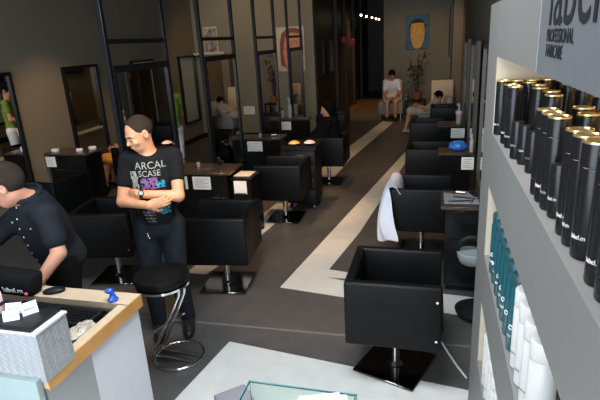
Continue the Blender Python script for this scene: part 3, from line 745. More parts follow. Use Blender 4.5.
sheet(-.37, 1.58, H+.004, .25, .15, .16, 'card', 'upper cream sheet on top of the white paper on the glass case', .002)
o = MB().box((-.10, -.12, 0), (.10, .12, .12), .003, 1).build('cardboard_box', 'towelgrey'); o.location = (-1.10, 2.26, .003); o.rotation_euler = (0, 0, .75); tag(o, 'small grey box on the pale floor beside the glass case', 'box')

# ------------------------------------------------------------------ product shelf on the right
XS, XD, YF, YN = .20, .60, 2.19, -.55
t = thing('product_shelf', 'tall grey product shelf unit with a lettered header on the right', 'shelf unit', (.40, .8, 0))
def Q(mb): mb.m = Matrix.Translation((-.40, -.8, 0)); return mb
OP = [(2.062, 1.798), (1.60, 1.318), (1.12, .838), (.64, .358)]
Q(MB()).box((XS, YF-.30, 0), (XD-.003, YF, 2.24)).build('side_panel', 'shelf', t, smooth=False)
Q(MB()).box((XS, YN, OP[0][0]), (XD-.003, YF-.301, 2.24)).build('header', 'shelf', t, smooth=False)
prev = OP[0][1]
for i, (a, b) in enumerate(OP[1:]+[(0, 0)]):
    Q(MB()).box((XS, YN, a if i < 3 else .0), (XD-.003, YF-.301, prev)).build('shelf_board', 'shelf', t, smooth=False)
    prev = b
Q(MB()).box((XD-.02, YN, .36), (XD-.004, YF-.301, 2.06)).build('back_panel', 'shelfin', t, smooth=False)
for a, b in OP: Q(MB()).box((XS+.002, YF-.304, b+.001), (XD-.021, YF-.3012, a-.001)).build('inner_lining', 'shelfin', t, smooth=False)
Q(MB()).box((XS-.004, -.4, 2.0625), (XS-.0005, 1.128, 2.2385)).build('sign_panel', 'signpanel', t, smooth=False)
Q(MB()).box((XS-.0045, 1.1282, 2.0625), (XS-.0005, 1.1305, 2.2385)).build('sign_edge', 'greymat', t, smooth=False)
def shelf_text(txt, size, y, z, wd, m='signink', ext=.0004):
    me = text_me(txt, size, ext, 1); xs = [v.co.x for v in me.vertices]; me.transform(Matrix.Diagonal((wd/(max(xs)-min(xs)), 1, 1, 1))); o = link('lettering', me, m, t, False)
    o.matrix_local = frame_m((XS-.0050-.40, y-.8, z), (0, -1, 0), (0, 0, 1), (-1, 0, 0)); return o
shelf_text('label.m', .165, 1.048, 2.152, .46)
shelf_text('PROFESSIONAL', .032, 1.048, 2.124, .195)
shelf_text('HAIRCARE', .032, 1.045, 2.098, .128)
M['lampdif'] = mat('shelf_lamp_diffuser', (1, .8, .5), .4, emit=(1, .68, .33), es=1.0, var=.01)
Q(MB()).box((.46, .2, OP[0][0]-.014), (.50, 1.75, OP[0][0]-.001)).build('shelf_lamp', 'lampdif', t)
area('shelf_lamp_light', (.48, .95, OP[0][0]-.020), (0, 0, 0), .04, 1.5, 1.6, (1, .70, .38))

# cans and bottles
def wrap(me, r, z, m, parent):      # lettering round a can, facing the aisle
    xs = [v.co.x for v in me.vertices]; c = (min(xs)+max(xs))/2
    for v in me.vertices:
        a = (v.co.x-c)/r+.45; v.co = Vector((-math.cos(a)*r, -math.sin(a)*r, z+v.co.y))
    return link('lettering', me, m, parent, False)
def can_black(h, r, label, group, gold=True):
    t = thing('hairspray_can' if h > .15 else 'travel_can', label, 'can', (0, 0, 0), 0, group)
    MB().lathe([(r*.94, 0), (r, .004), (r, h*.80), (r*.975, h*.803), (r*.975, h*.815), (r, h*.818), (r, h-.003), (r*.95, h)], 24).build('body', 'canblack', t)
    if gold:
        mb = MB().lathe([(r*.96, h-.001), (r*1.0, h), (r*.99, h+.003), (r*.88, h+.0035), (r*.80, h+.001), (r*.4, h+.0025), (0, h+.003)], 24)
        mb.build('gold_base', 'gold', t)
    wrap(text_me('label.m', .0115 if h > .15 else .010, .0003, .8), r+.0006, .036, 'card', t)
    return t
zc = OP[0][1]+.0005
ca = can_black(.196, .0215, 'x', 'black cans on the top shelf'); cs = can_black(.105, .017, 'x', 'small black cans on the top shelf', False)
fr = [('t', .228, 1.700), ('t', .232, 1.635), ('s', .226, 1.490), ('s', .236, 1.425), ('s', .242, 1.335), ('t', .230, 1.150), ('t', .230, 1.098), ('t', .232, 1.050), ('s', .232, 1.000), ('t', .234, .912), ('t', .234, .864), ('t', .236, .814),
      ('t', .234, .722), ('t', .234, .672), ('t', .232, .622)]
W_ = ['farthest', 'second farthest', 'third farthest', 'fourth from the far end', 'fifth from the far end', 'sixth from the far end', 'seventh from the far end', 'eighth from the far end', 'ninth from the far end', 'tenth from the far end', 'eleventh from the far end', 'twelfth from the far end', 'third nearest', 'second nearest', 'nearest']
n = 0; firsts = {'t': ca, 's': cs}; used = set()
def put(kind, x, y, z, rz, label):
    root = firsts[kind]
    if kind not in used: used.add(kind); root.location = (x, y, z); root.rotation_euler = (0, 0, rz); root['label'] = label; return root
    return dup(root, (x, y, z), rz, label)
for i, (k, x, y) in enumerate(fr):
    oo = put(k, x, y, zc, random.uniform(-.3, .3), ('tall black can, ' if k == 't' else 'short black can, ')+W_[i]+' in the front row of the top shelf')
    if i < 2: oo.scale = (1, 1, .94)
for j, x in enumerate((.223, .268, .314, .362, .41, .46)):
    oo = put('t', x, 1.857+(j % 2)*.003, zc, random.uniform(-.3, .3), 'tall black can against the cream end panel, '+['first', 'second', 'third', 'fourth', 'fifth', 'sixth'][j]+' from the front edge'); oo.scale = (1, 1, .93)
for j, y in enumerate((1.76, 1.67, 1.58, 1.49, 1.40, 1.17, 1.08)):
    put('t', .290+(j % 2)*.012, y, zc, random.uniform(-.3, .3), 'tall black can in the second row, '+['beside the cream end panel', 'second from the end panel', 'third from the end panel', 'fourth from the end panel', 'fifth from the end panel', 'behind the tall front group, far side', 'behind the tall front group, near side'][j])
for j, (x, y) in enumerate(((.385, 1.66), (.39, 1.52), (.39, 1.36), (.36, .98), (.30, .85), (.36, .80), (.31, .72), (.30, .66))):
    put('t', x, y, zc, random.uniform(-.3, .3), 'tall black can deep on the top shelf, '+['rearmost corner', 'second from the rear corner', 'third from the rear corner', 'under the amber glow', 'behind the near front cans', 'rear of the near group', 'near group, right side', 'near group, last before the photo edge'][j])
def teal_bottle(label):
    t = thing('shampoo_bottle', label, 'bottle', (0, 0, 0), 0, 'teal bottles on the second shelf')
    MB().lathe([(.025, 0), (.028, .004), (.028, .180), (.025, .190), (.0, .190)], 24).build('body', 'teal', t)
    MB().lathe([(.025, .1905), (.026, .193), (.026, .222), (.023, .226), (0, .226)], 24).build('cap', 'tealdark', t)
    mb = MB(); ring = [(-.0288*math.cos(.45+.22*math.cos(a*PI/6)), -.0288*math.sin(.45+.22*math.cos(a*PI/6)), .075+.006*math.sin(a*PI/6)) for a in range(12)]
    mb.tube(ring, .0011, 5, closed=True); mb.build('emblem', 'paper', t)
    wrap(text_me('label.m', .013, .0003, .8), .0286, .045, 'card', t)
    return t
def white_bottle(label):
    t = thing('conditioner_bottle', label, 'bottle', (0, 0, 0), 0, 'white bottles')
    MB().lathe([(.025, 0), (.0285, .004), (.0295, .05), (.0295, .172), (.027, .176), (.027, .178), (.0295, .181), (.0295, .218), (.027, .222), (0, .223)], 24).build('body', 'whitebot', t)
    wrap(text_me('label.m', .011, .0003, .8), .0301, .045, 'gunmetal', t); return t
firsts['T'] = teal_bottle('x'); firsts['W'] = white_bottle('x')
z2 = OP[1][1]+.0005
wd = ['farthest', 'second farthest', 'third', 'fourth', 'fifth', 'sixth', 'seventh', 'eighth']
for j, y in enumerate((1.74, 1.66, 1.575, 1.495, 1.42, 1.345, 1.27)):
    put('T', .232, y, z2, random.uniform(-.2, .5), 'teal bottle on the second shelf, '+wd[j]+' in the front row')
for j, y in enumerate((1.68, 1.57, 1.47, 1.36)):
    put('T', .315, y, z2, random.uniform(-.2, .5), 'teal bottle in the second row of the second shelf, '+wd[j]+' from the far end')
for j, y in enumerate((1.19, 1.12, 1.045, .975)):
    put('W', .234, y, z2, random.uniform(-.1, .3), 'white bottle on the second shelf, '+['next to the teal bottles', 'second from the teal bottles', 'third from the teal bottles', 'nearest'][j])
put('W', .315, 1.0, z2, 0, 'white bottle behind the nearest white bottles on the second shelf')
z3 = OP[2][1]+.0005
for j, y in enumerate((1.74, 1.66, 1.57, 1.49, 1.41, 1.32)):
    put('W', .233, y, z3, random.uniform(-.2, .3), 'white bottle on the low third shelf, '+wd[j]+' in its row')
for j, y in enumerate((1.70, 1.55, 1.45)):
    put('W', .315, y, z3, .1, 'white bottle in the back row of the third shelf, '+wd[j]+' from the far end')
# ------------------------------------------------------------------ towel over the second right chair
def drape():
    # columns run along the backrest, rows from the seat side over the top edge and down the outside
    prof = [(.095, .52), (.085, .62), (.075, .70), (.05, .765), (.0, .775), (-.03, .77), (-.06, .73), (-.09, .63), (-.115, .50), (-.125, .40), (-.12, .31), (-.11, .23)]
    n = 34; b = bmesh.new(); g = []
    for j in range(n):
        v = j/(n-1); row = []
        for i, (x, z) in enumerate(prof):
            t_ = i/(len(prof)-1); half = .27-.10*max(0, t_-.35)/.65
            cy = .0-.34*max(0, t_-.35)
            y = cy+(v-.5)*2*half
            fold = .022*math.sin(v*17+i*.25)*max(0, t_-.35)*1.6
            bulge = (1-.75*abs(2*v-.9)**2) if x < -.04 else 1
            xx = (x+.03)*bulge-.03 if x < -.04 else x
            zz = z+.03*math.sin(v*9+1)*(t_ > .9)
            if i > 5 and y < -.28: xx += (-.28-y)*1.3
            if i < 3: zz = .70+(zz-.70)*max(.0, min(1, (v-.35)*3)) if zz < .70 else zz
            row.append(b.verts.new((xx+fold, y, zz)))
        g.append(row)
    for j in range(n-1):
        for i in range(len(prof)-1): b.faces.new((g[j][i], g[j+1][i], g[j+1][i+1], g[j][i+1]))
    me = bpy.data.meshes.new('towel'); b.to_mesh(me); b.free(); return me
o = link('towel', drape(), 'whitecloth'); o.location = (-.383, 4.87, .003)
md = o.modifiers.new('s', 'SOLIDIFY'); md.thickness = .007; md.offset = 1
md = o.modifiers.new('u', 'SUBSURF'); md.levels = md.render_levels = 2
tag(o, 'white towel draped over the backrest of a black cube chair', 'towel')

# tools on the near right station
zt = .7855
mb = MB(); mb.box((-.155, -.15, 0), (.125, .17, .008), .003, 1)
o = mb.build('tool_mat', 'greymat'); o.location = (.25, 4.27, zt); tag(o, 'grey mat under the tools on the station beside the towel chair', 'mat')
def comb(label, x, y, rz, m='blackplastic', L=.18):
    t = thing('comb', label, 'comb', (x, y, zt+.0085), rz, 'combs on the near right station')
    MB().box((-L/2, 0, 0), (L/2, .010, .004)).build('spine', m, t)
    mb = MB()
    for i in range(30): mb.box((-L/2+.004+i*L/31, -.018, .0005), (-L/2+.0065+i*L/31, 0, .0035))
    mb.build('teeth', m, t, smooth=False)
comb('black comb lying at the front of the tool mat', .22, 4.17, .25)
comb('black comb lying across the middle of the tool mat', .26, 4.27, -.3)
def scissors(label, x, y, rz, z=zt+.009):
    t = thing('scissors', label, 'scissors', (x, y, z), rz)
    for s in (-1, 1):
        MB().prism([(0, -.003), (.09, s*.008), (0, .005)], 0, .003).build('blade', 'chrome', t, smooth=False)
        ring = [(-.055+.016*math.cos(a*PI/6), s*.022+.012*math.sin(a*PI/6), .003) for a in range(12)]
        h = MB().tube(ring, .003, 6, closed=True).tube([(0, 0, .003), (-.041, s*.016, .003)], .003, 6).build('handle', 'gunmetal', t)
scissors('open scissors lying on the grey tool mat', .33, 4.20, .9)
scissors('scissors lying on the nearest left station', -2.58, 5.12, .4, zt)
def brush(label, x, y, rz, z=zt+.009):
    t = thing('round_brush', label, 'hairbrush', (x, y, z+.018), rz, 'hairbrushes')
    MB().cyl((-.10, 0, 0), (0, 0, 0), .009, .011, 12).build('handle', 'blackplastic', t)
    MB().cyl((0, 0, 0), (.08, 0, 0), .017, n=16).build('barrel', 'gunmetal', t)
    mb = MB()
    for i in range(9):
        for k in range(8):
            a = k*PI/4+i*.2
            if math.sin(a) < -.95: continue
            mb.cyl((.006+i*.0085, .016*math.cos(a), .016*math.sin(a)), (.006+i*.0085, .019*math.cos(a), .0185*math.sin(a)), .001, n=4)
    mb.build('bristles', 'blackplastic', t)
brush('round hairbrush at the back of the tool mat', .20, 4.37, -.2)
brush('round hairbrush left on the second left station', -2.40, 7.15, .3, zt)
t = thing('clipper', 'black and steel hair clipper on the tool mat', 'hair clipper', (.34, 4.36, zt+.009), 1.9)
MB().box((-.07, -.02, 0), (.05, .02, .03), .008, 2).build('body', 'blackplastic', t); MB().box((.05, -.018, .004), (.072, .018, .02)).build('blade', 'chrome', t)
for j, (x, y) in enumerate(((.165, 4.40), (.155, 4.36))):
    o = MB().box((-.028, -.006, 0), (.028, .006, .012), .003, 1).build('hair_clip', 'woodedge'); o.location = (x, y, zt+.009); o.rotation_euler = (0, 0, .3+j); tag(o, 'small brown hair clip on the tool mat, '+('rear one' if j == 0 else 'front one'), 'hair clip', 'hair clips on the mat')
# hood dryer behind the near right station and the white lead on the floor
t = thing('wash_stand', 'black wash stand with a round pale bowl beside the product shelf', 'wash stand', (.37, 3.70, 0))
MB().lathe([(.17, .03), (.175, .05), (.15, .065), (.03, .075), (.018, .09), (.016, .335), (0, .335)], 28).build('stand', 'blackplastic', t)
MB().lathe([(0, .43), (.05, .435), (.09, .465), (.105, .51), (.108, .54), (.10, .545), (.0, .53)], 32, (-.07, 0, 0)).build('bowl', 'glassy', t)
ring = [(-.07+.105*math.cos(a*PI/10), .0, .55+.11*math.sin(a*PI/10)) for a in range(11)]
MB().tube(ring, .02, 12).build('hood_arch', 'blackplastic', t)
MB().cyl((-.03, 0, .46), (.0, 0, .33), .02).build('bracket', 'blackplastic', t)
o = MB().tube([(.09, 3.27, .008), (.14, 3.13, .008), (.19, 3.0, .008), (.245, 2.88, .008)], .007, 8).build('power_lead', 'paper'); tag(o, 'white lead lying on the dark floor right of the foreground chair', 'cable')

# ------------------------------------------------------------------ bottles and bag on the stations
def pump(label, x, y, h, r, m, capm, z=zt, name='spray_bottle', g='spray bottles on the stations'):
    t = thing(name, label, 'bottle', (x, y, z), 0, g)
    MB().lathe([(r*.9, 0), (r, .006), (r, h*.62), (r*.45, h*.75), (r*.4, h*.8), (0, h*.8)], 20).build('body', m, t)
    MB().cyl((0, 0, h*.8), (0, 0, h*.9), r*.45, n=14).box((-r*.9, -r*.25, h*.9), (r*.35, r*.25, h)).build('spray_head', capm, t)
    return t
pump('small dark spray bottle, left of the three on the farthest left station', -2.86, 8.97, .25, .030, 'blackplastic', 'gunmetal')
pump('short pale bottle between the two taller ones on the farthest left station', -2.76, 8.96, .18, .032, 'whitebot', 'blackplastic')
pump('tall clear spray bottle, right of the three on the farthest left station', -2.62, 8.98, .37, .042, 'clearbottle', 'whitebot')
t = pump('clear bottle with a pink band on the farthest right station', .36, 8.10, .31, .042, 'clearbottle', 'whitebot', name='lotion_bottle', g=None)
MB().lathe([(.0505, .15), (.0515, .15), (.0515, .20), (.0505, .20)], 20).build('label_band', 'palepink', t)
t = pump('white upright spray can beside the blue bag', .43, 6.10, .22, .024, 'whitebot', 'whitebot', name='foam_can', g=None)
pump('dark bottle standing behind the scissors on the nearest left station', -2.46, 5.33, .10, .025, 'blackplastic', 'gunmetal')
mb = MB(); mb.ball((0, 0, .055), (.11, .085, .06), 22)
rr = random.Random(3)
for v in mb.b.verts: v.co *= 1+rr.uniform(-.10, .10); v.co.z = max(v.co.z, 0)
o = mb.build('plastic_sack', 'blue'); o.location = (.28, 6.17, zt); tag(o, 'crumpled blue plastic sack on the right station', 'plastic bag')
o = MB().lathe([(.03, 0), (.04, .03), (.041, .05), (.037, .05), (.03, .006), (0, .006)], 18).build('white_cup', 'whitebot'); o.location = (-.32, 6.70, .472); tag(o, 'small white cup on the seat of the chair behind the towel chair', 'cup')
for i, (x, y, s) in enumerate(((-5.36, 6.0, .05), (-4.98, 6.05, .045), (-4.86, 6.18, .05))):
    o = MB().box((-s, -s*.7, 0), (s, s*.7, s), .012, 2).build('towel_roll', 'whitecloth'); o.location = (x, y, zt); o.rotation_euler = (0, 0, i*.5)
    tag(o, ['small white cloth above the notice card on the wall cabinet', 'white cloth in the middle of the wall cabinet', 'white cloth at the right end of the wall cabinet'][i], 'cloth', 'small white cloths on the wall cabinet')
for i, (x, y) in enumerate(((-2.56, 7.10), (-2.70, 5.25))):
    o = MB().lathe([(.018, 0), (.024, .05), (.021, .05), (.016, .005), (0, .005)], 16).build('small_cup', 'whitebot'); o.location = (x, y, zt); tag(o, ['small white cup on the second left station', 'small white cup on the nearest left station, left of the scissors'][i], 'cup', 'small white cups')

# ------------------------------------------------------------------ things on the walls
def on_back(mb, Y): mb.m = Matrix.Translation((0, Y, 0)); return mb
t = thing('portrait_painting', 'blue canvas with a long yellow face and dark hair on the back wall', 'painting', (-.53, 15.0, 2.2))
MB().box((-.32, -.045, -.46), (.32, -.001, .45), .004, 1).build('canvas', 'bluecanvas', t)
def disc(cx, cz, pts, y0, y1, m, nm, par):
    b = MB(); a = [b.b.verts.new((cx+x, y0, cz+z)) for x, z in pts]; c = [b.b.verts.new((cx+x, y1, cz+z)) for x, z in pts]
    b.b.faces.new(a); b.b.faces.new(c[::-1]); n = len(pts)
    for i in range(n): b.b.faces.new([a[i], a[(i+1) % n], c[(i+1) % n], c[i]])
    return b.build(nm, m, par, smooth=False)
disc(0, 0, [((.225+.02*math.sin(i*1.9))*math.cos(i*PI/12), .10+.25*math.sin(i*PI/12)) for i in range(24)], -.048, -.045, 'darkpaint', 'painted_hair', t)
disc(0, 0, [(-.19, .10), (-.165, .22), (-.06, .235), (.02, .24), (.06, .24), (.17, .225), (.195, .08), (.185, -.12), (.15, -.30), (.10, -.40), (.04, -.445), (-.05, -.445), (-.11, -.38), (-.16, -.25), (-.19, -.08)], -.050, -.048, 'yellowpaint', 'painted_face', t)
t = thing('framed_picture', 'dark framed picture on the narrow side wall right of the blue painting', 'picture', (.38, 14.2, 2.15))
MB().box((-.07, -.42, -.62), (-.001, .42, .62), .006, 1).build('frame', 'blackmetal', t); MB().box((-.075, -.34, -.54), (-.0701, .34, .54)).build('print', 'photodark', t)
t = thing('photo_print', 'faded group photo with a white border high on the grey wall', 'photo', (-5.06, 11.2, 2.30))
MB().box((-.17, -.02, -.33), (.17, -.001, .26)).build('border', 'posterwhite', t); MB().box((-.145, -.024, -.29), (.145, -.0201, .22)).build('picture', 'photo', t)
t = thing('picture_ledge', 'ledge painted pale as if lit, below the faded photo', 'shelf', (-5.0, 11.2, 2.0))  # white board colour stands in for light on this strip
MB().box((-.48, -.16, -.05), (.30, -.001, .0)).build('board', 'posterwhite', t)
for x in (-.4, .25): MB().box((x-.01, -.12, -.10), (x+.01, -.001, -.03)).build('bracket', 'blackmetal', t)
t = thing('hair_poster', 'large poster of a face with peach tones on a white ground', 'poster', (-3.13, 11.2, 2.0))
MB().box((-.34, -.02, -.50), (.30, -.001, .45)).build('sheet', 'posterwhite', t)
disc(0, 0, [(-.27, -.36), (-.27, .10), (-.22, .32), (-.08, .42), (.12, .42), (.26, .36), (.27, -.1), (.18, -.42), (.10, -.46), (-.1, -.46)], -.023, -.020, 'hairpeach', 'printed_hair', t)
disc(0, 0, [(-.15, -.42), (-.2, -.1), (-.14, .22), (.0, .33), (.2, .3), (.24, .1), (.24, -.2), (.15, -.42)], -.026, -.023, 'peach', 'printed_face', t)
t = thing('wall_notice', 'small white notice on the grey wall behind the left mirrors', 'notice', (-4.26, 11.2, .64))
MB().box((-.14, -.02, -.10), (.14, -.001, .09)).build('sheet', 'card', t); mb = MB(); lines(mb, -.10, .10, -.06, .06, -.0201, 3); mb.build('writing', 'ink', t)
for i, y in enumerate((12.45, 13.35)):
    t = thing('corridor_picture', 'narrow framed picture in the dark corridor, '+['nearer', 'farther'][i], 'picture', (-2.68, y, 1.72), 0, 'pictures in the corridor')
    MB().box((.001, -.28, -.42), (.03, .28, .42)).build('frame', 'blackmetal', t); MB().box((.0301, -.24, -.38), (.034, -.05 if i == 0 else .2, .38)).build('print', 'wallb', t)
for i, (y, x) in enumerate(((14.27, -2.0), (15.4, -2.0), (16.74, -2.0), (17.85, -2.0), (18.79, -2.0))):
    t = thing('pendant_lamp', ['first', 'second', 'third', 'fourth', 'fifth'][i]+' small glowing pendant lamp down the dark corridor, counted from the salon', 'pendant lamp', (x, y, 2.71), 0, 'pendant lamps in the corridor')
    MB().ball((0, 0, 0), .030, 14).build('bulb', 'pendant', t); MB().cyl((0, 0, .03), (0, 0, .10), .03, .012).build('socket', 'blackmetal', t); MB().cyl((0, 0, .10), (0, 0, CH-2.712), .006, n=6).build('cord', 'blackmetal', t)
for i, (x, y, z, s) in enumerate(((-1.90, 20.98, 2.16, .42), (-2.60, 15.0, 2.1, .10), (-2.60, 16.5, 2.0, .14))):
    t = thing('red_lantern', 'dim red lantern '+['at the far end of the corridor', 'on the corridor wall, nearest the salon', 'on the corridor wall, farther in'][i], 'lantern', (x, y, z), 0, 'red lanterns in the corridor')
    MB().box((-s/2 if i == 0 else -.079, -.03, -.10), (s/2 if i == 0 else s/2, .019 if i == 0 else .06, .10), .01, 1).build('shade', 'red', t); MB().box((-.02, -.02, .1), (.02, .0, .16)).build('hook', 'blackmetal', t)

# ------------------------------------------------------------------ the waiting corner
def lounge(label, x, y, rz, back=.98):
    t = thing('armchair', label, 'armchair', (x, y, 0), rz, 'cream armchairs in the waiting corner')
    MB().box((-.33, -.30, .12), (.33, .34, .44), .04, 3).build('seat', 'greycloth', t)
    mb = MB(); mb.m = Matrix.Translation((0, -.30, .40)) @ Matrix.Rotation(.12, 4, 'X'); mb.box((-.27, -.06, -.2), (.27, .05, back-.40), .04, 3); mb.build('backrest', 'creamcloth', t)
    for a in (-.27, .27):
        for b in (-.24, .28): MB().cyl((a, b, 0), (a, b, .13), .018).build('leg', 'chrome', t)
lounge('cream-backed armchair under the man in the white shirt', -1.16, 13.95, PI)
lounge('tall cream armchair in the corner right of the plant', .20, 12.9, PI+.1, 1.02)
lounge('cream armchair in which the crouched visitor sits', -.06, 11.9, PI*.55, .78)
t = thing('side_table', 'low dark side table carrying the potted plant', 'side table', (-.55, 14.55, 0))
MB().box((-.27, -.26, .36), (.30, .26, .40), .006, 1).build('tabletop', 'blackgloss', t)
for a in (-.24, .26):
    for b in (-.22, .22): MB().box((a-.02, b-.02, 0), (a+.02, b+.02, .36)).build('leg', 'blackmetal', t)
def leaf_me(L, w):
    b = bmesh.new(); n = 6; A = []; Bv = []; C = []
    for i in range(n+1):
        t_ = i/n; ww = w*math.sin(PI*min(1, t_*.94+.05)); z = -L*.35*t_*t_
        A.append(b.verts.new((L*t_, -ww, z+.1*ww))); Bv.append(b.verts.new((L*t_, 0, z-.2*ww))); C.append(b.verts.new((L*t_, ww, z+.1*ww)))
    for i in range(n):
        b.faces.new((A[i], Bv[i], Bv[i+1], A[i+1])); b.faces.new((Bv[i], C[i], C[i+1], Bv[i+1]))
    return b
def plant(label, x, y, z):
    t = thing('potted_bamboo', label, 'potted plant', (x, y, z))
    MB().lathe([(.09, 0), (.11, .01), (.15, .17), (.155, .20), (.14, .20), (.13, .17), (0, .165)], 24).build('pot', 'terracotta', t)
    MB().lathe([(.128, .16), (.05, .168), (0, .17)], 16).build('soil', 'darkpaint', t)
    rr = random.Random(5); leaves = bmesh.new()
    for k in range(5):
        a = k*2*PI/5; tx, ty = .22*math.cos(a)*rr.uniform(.3, 1), .12*math.sin(a)*rr.uniform(.3, 1); h = rr.uniform(.75, 1.15)
        pts = [Vector((.03*math.cos(a)+tx*(i/5)**1.6, .03*math.sin(a)+ty*(i/5)**1.6, .165+h*i/5)) for i in range(6)]
        MB().tube(pts, .011, 8).build('stem', 'stem', t)
        for j in range(13):
            u = rr.uniform(.30, 1); p = pts[0].lerp(pts[-1], u); p.x = pts[0].x+tx*u**1.6; p.y = pts[0].y+ty*u**1.6
            b = leaf_me(rr.uniform(.14, .28), rr.uniform(.014, .024))
            b.transform(Matrix.Translation(p) @ Matrix.Rotation(rr.uniform(0, 2*PI), 4, 'Z') @ Matrix.Rotation(rr.uniform(-.9, .35), 4, 'Y'))
            me = bpy.data.meshes.new('l'); b.to_mesh(me); b.free(); leaves.from_mesh(me); bpy.data.meshes.remove(me)
    me = bpy.data.meshes.new('foliage'); leaves.to_mesh(me); leaves.free(); o = link('foliage', me, 'leaf', t); md = o.modifiers.new('s', 'SOLIDIFY'); md.thickness = .002
plant('thin leafy plant in a terracotta pot beneath the blue painting', -.52, 14.55, .402)
for i, x in enumerate((-.78, -.72)):
    o = MB().lathe([(.025, 0), (.028, .10), (.01, .13), (.011, .16), (0, .16)], 14).build('small_bottle', 'stem' if i else 'gunmetal'); o.location = (x, 14.45, .402); tag(o, ['grey', 'brown'][i]+' small bottle beside the potted plant on the side table', 'bottle')
# ------------------------------------------------------------------ people
# standing man with crossed arms
J = dict(neck=(-1.955, 3.075, 1.455), shR=(-2.100, 3.01, 1.41), shL=(-1.805, 3.155, 1.41), elR=(-2.135, 2.93, 1.125), elL=(-1.735, 3.02, 1.150),
         wrR=(-1.885, 2.865, 1.125), wrL=(-1.975, 2.90, 1.195), hipR=(-2.03, 3.04, .90), hipL=(-1.88, 3.12, .90),
         knR=(-2.05, 3.00, .49), knL=(-1.88, 3.10, .49), anR=(-2.06, 3.04, .09), anL=(-1.87, 3.15, .09), head=(-1.985, 3.035, 1.60))
J['head'] = (-1.985, 3.035, 1.595)
man, JJ, (r_, f_, u_), q_ = person('person', 'man in a black printed t-shirt and jeans standing with arms crossed', J, (-.50, -.84, -.32), (-.10, -.08, 1), res=.0062, hair='stubble', hairstyle='crop', wide=.86,
   shirt=('tee', .52, 1), hands=dict(R=((.86, .38, .16), (-.25, .9, 0), -1, .5), L=((-.80, .30, -.12), (.3, .9, 0), 1, .5)))
shirt = [c for c in man.children if c.name.startswith('shirt')][0]
X_, N_ = Vector(-r_), Vector(f_); U_ = Vector(u_); O_ = Vector((JJ['hipR']+JJ['hipL'])/2)
def tee(txt, size, x, z, m, nm='print', sx=.9):
    me = text_me(txt, size, .0004, sx); o = project_print(shirt, me, O_+U_*z+X_*x, X_, U_, N_, nm, m, shirt); return o
tee('ARCAL', .068, -.105, .455, 'whiteprint', sx=1.0); tee('SCASE', .058, -.085, .405, 'whiteprint', sx=.95)
def patch(x0, x1, z0, z1, m, holes=9):
    rr = random.Random(int(x0*1000+z0*77)); b = bmesh.new()
    nx, nz = 9, 7
    for i in range(nx):
        for k in range(nz):
            if rr.random() < .28: continue
            a = x0+(x1-x0)*i/nx; c = z0+(z1-z0)*k/nz; w, h = (x1-x0)/nx*1.02, (z1-z0)/nz*1.02
            b.faces.new([b.verts.new((a+dx*w, c+dz*h, 0)) for dx, dz in ((0, 0), (1, 0), (1, 1), (0, 1))])
    me = bpy.data.meshes.new('p'); b.to_mesh(me); b.free()
    project_print(shirt, me, O_, X_, U_, N_, 'print', m, shirt)
patch(-.14, -.09, .32, .44, 'whiteprint'); patch(-.075, .04, .315, .395, 'purple'); patch(.03, .09, .32, .37, 'cyan'); patch(.03, .10, .12, .19, 'cyan'); patch(-.06, .02, .15, .19, 'purple')
for i, z in enumerate((.135, .115, .09, .068)): tee('nm dlua ritm'[:11-i], .022, -.10+.01*i, z, 'whiteprint')
B = Vector(JJ['wrL']); a_ = (Vector(JJ['wrL'])-Vector(JJ['elL'])).normalized()
mb = MB(); mb.cyl(B-a_*.030, B-a_*.008, .0325, n=24); mb.build('watch_strap', 'watch', man)
side = (Vector((0, 0, .5))+Vector(f_)).normalized(); side = (side-a_*side.dot(a_)).normalized()
MB().cyl(B-a_*.019+side*.028, B-a_*.019+side*.040, .019, n=24).build('watch_case', 'watch', man); MB().cyl(B-a_*.019+side*.0401, B-a_*.019+side*.041, .014, n=24).build('watch_dial', 'glassy', man)
hf = Vector((-.80, -.62, -.34)).normalized()
rr_, ff_, uu_ = frame3((-.50, -.84, -.32), (-.10, -.08, 1)); P_ = lambda x, y, z: Vector(JJ['head']+x*rr_+y*ff_+z*uu_)
for e in (-1, 1):
    MB().tube([P_(e*.016, .0935, -.013), P_(e*.028, .0950, -.016), P_(e*.042, .0865, -.013)], .0022, 6).build('eyelash', 'hair', man)
    MB().tube([P_(e*.014, .0990, .012), P_(e*.030, .0975, .018), P_(e*.048, .0850, .012)], .0038, 6).build('eyebrow', 'hair', man)
MB().tube([P_(-.022, .0935, -.067), P_(0, .0985, -.066), P_(.022, .0935, -.067)], .0020, 6).build('mouth_line', 'peach', man)
mb = MB()
for k, (x, z) in enumerate(((-.08, -.01), (-.078, -.03), (-.072, -.045))): mb.ball(O_+X_*x+U_*z+N_*.135, .008, 8)
mb.build('key_clip', 'chrome', man)

# man leaning over the desk
J = dict(neck=(-2.285, 2.275, 1.365), shR=(-2.47, 2.33, 1.20), shL=(-2.10, 2.19, 1.285), elR=(-2.56, 2.12, 1.09), elL=(-2.03, 2.14, 1.08),
         wrR=(-2.38, 1.98, 1.075), wrL=(-2.105, 1.99, .93), hipR=(-2.40, 2.52, .92), hipL=(-2.25, 2.42, .92),
         knR=(-2.42, 2.48, .49), knL=(-2.27, 2.36, .49), anR=(-2.42, 2.58, .09), anL=(-2.27, 2.45, .09), head=(-2.345, 2.19, 1.455))
lean, JL, (rl, fl, ul), ql = person('person', 'man in a dark navy short-sleeved shirt leaning over the reception desk', J, (-.80, -.42, -.42), (-.30, -.12, .93), res=.0068, hair='stubble', skin='skinb', shirt=('navy', .62, 1), pants=('blackcloth', 1.0), belly=.01, hem=-.05, loose=.018, sl=.066,
   hands=dict(L=((-.45, -.10, -.9), (-.6, -.5, .3), -1, .35), R=((.2, -.8, -.45), (0, 0, -1), 1, .35)))
sh = [c for c in lean.children if c.name.startswith('shirt')][0]
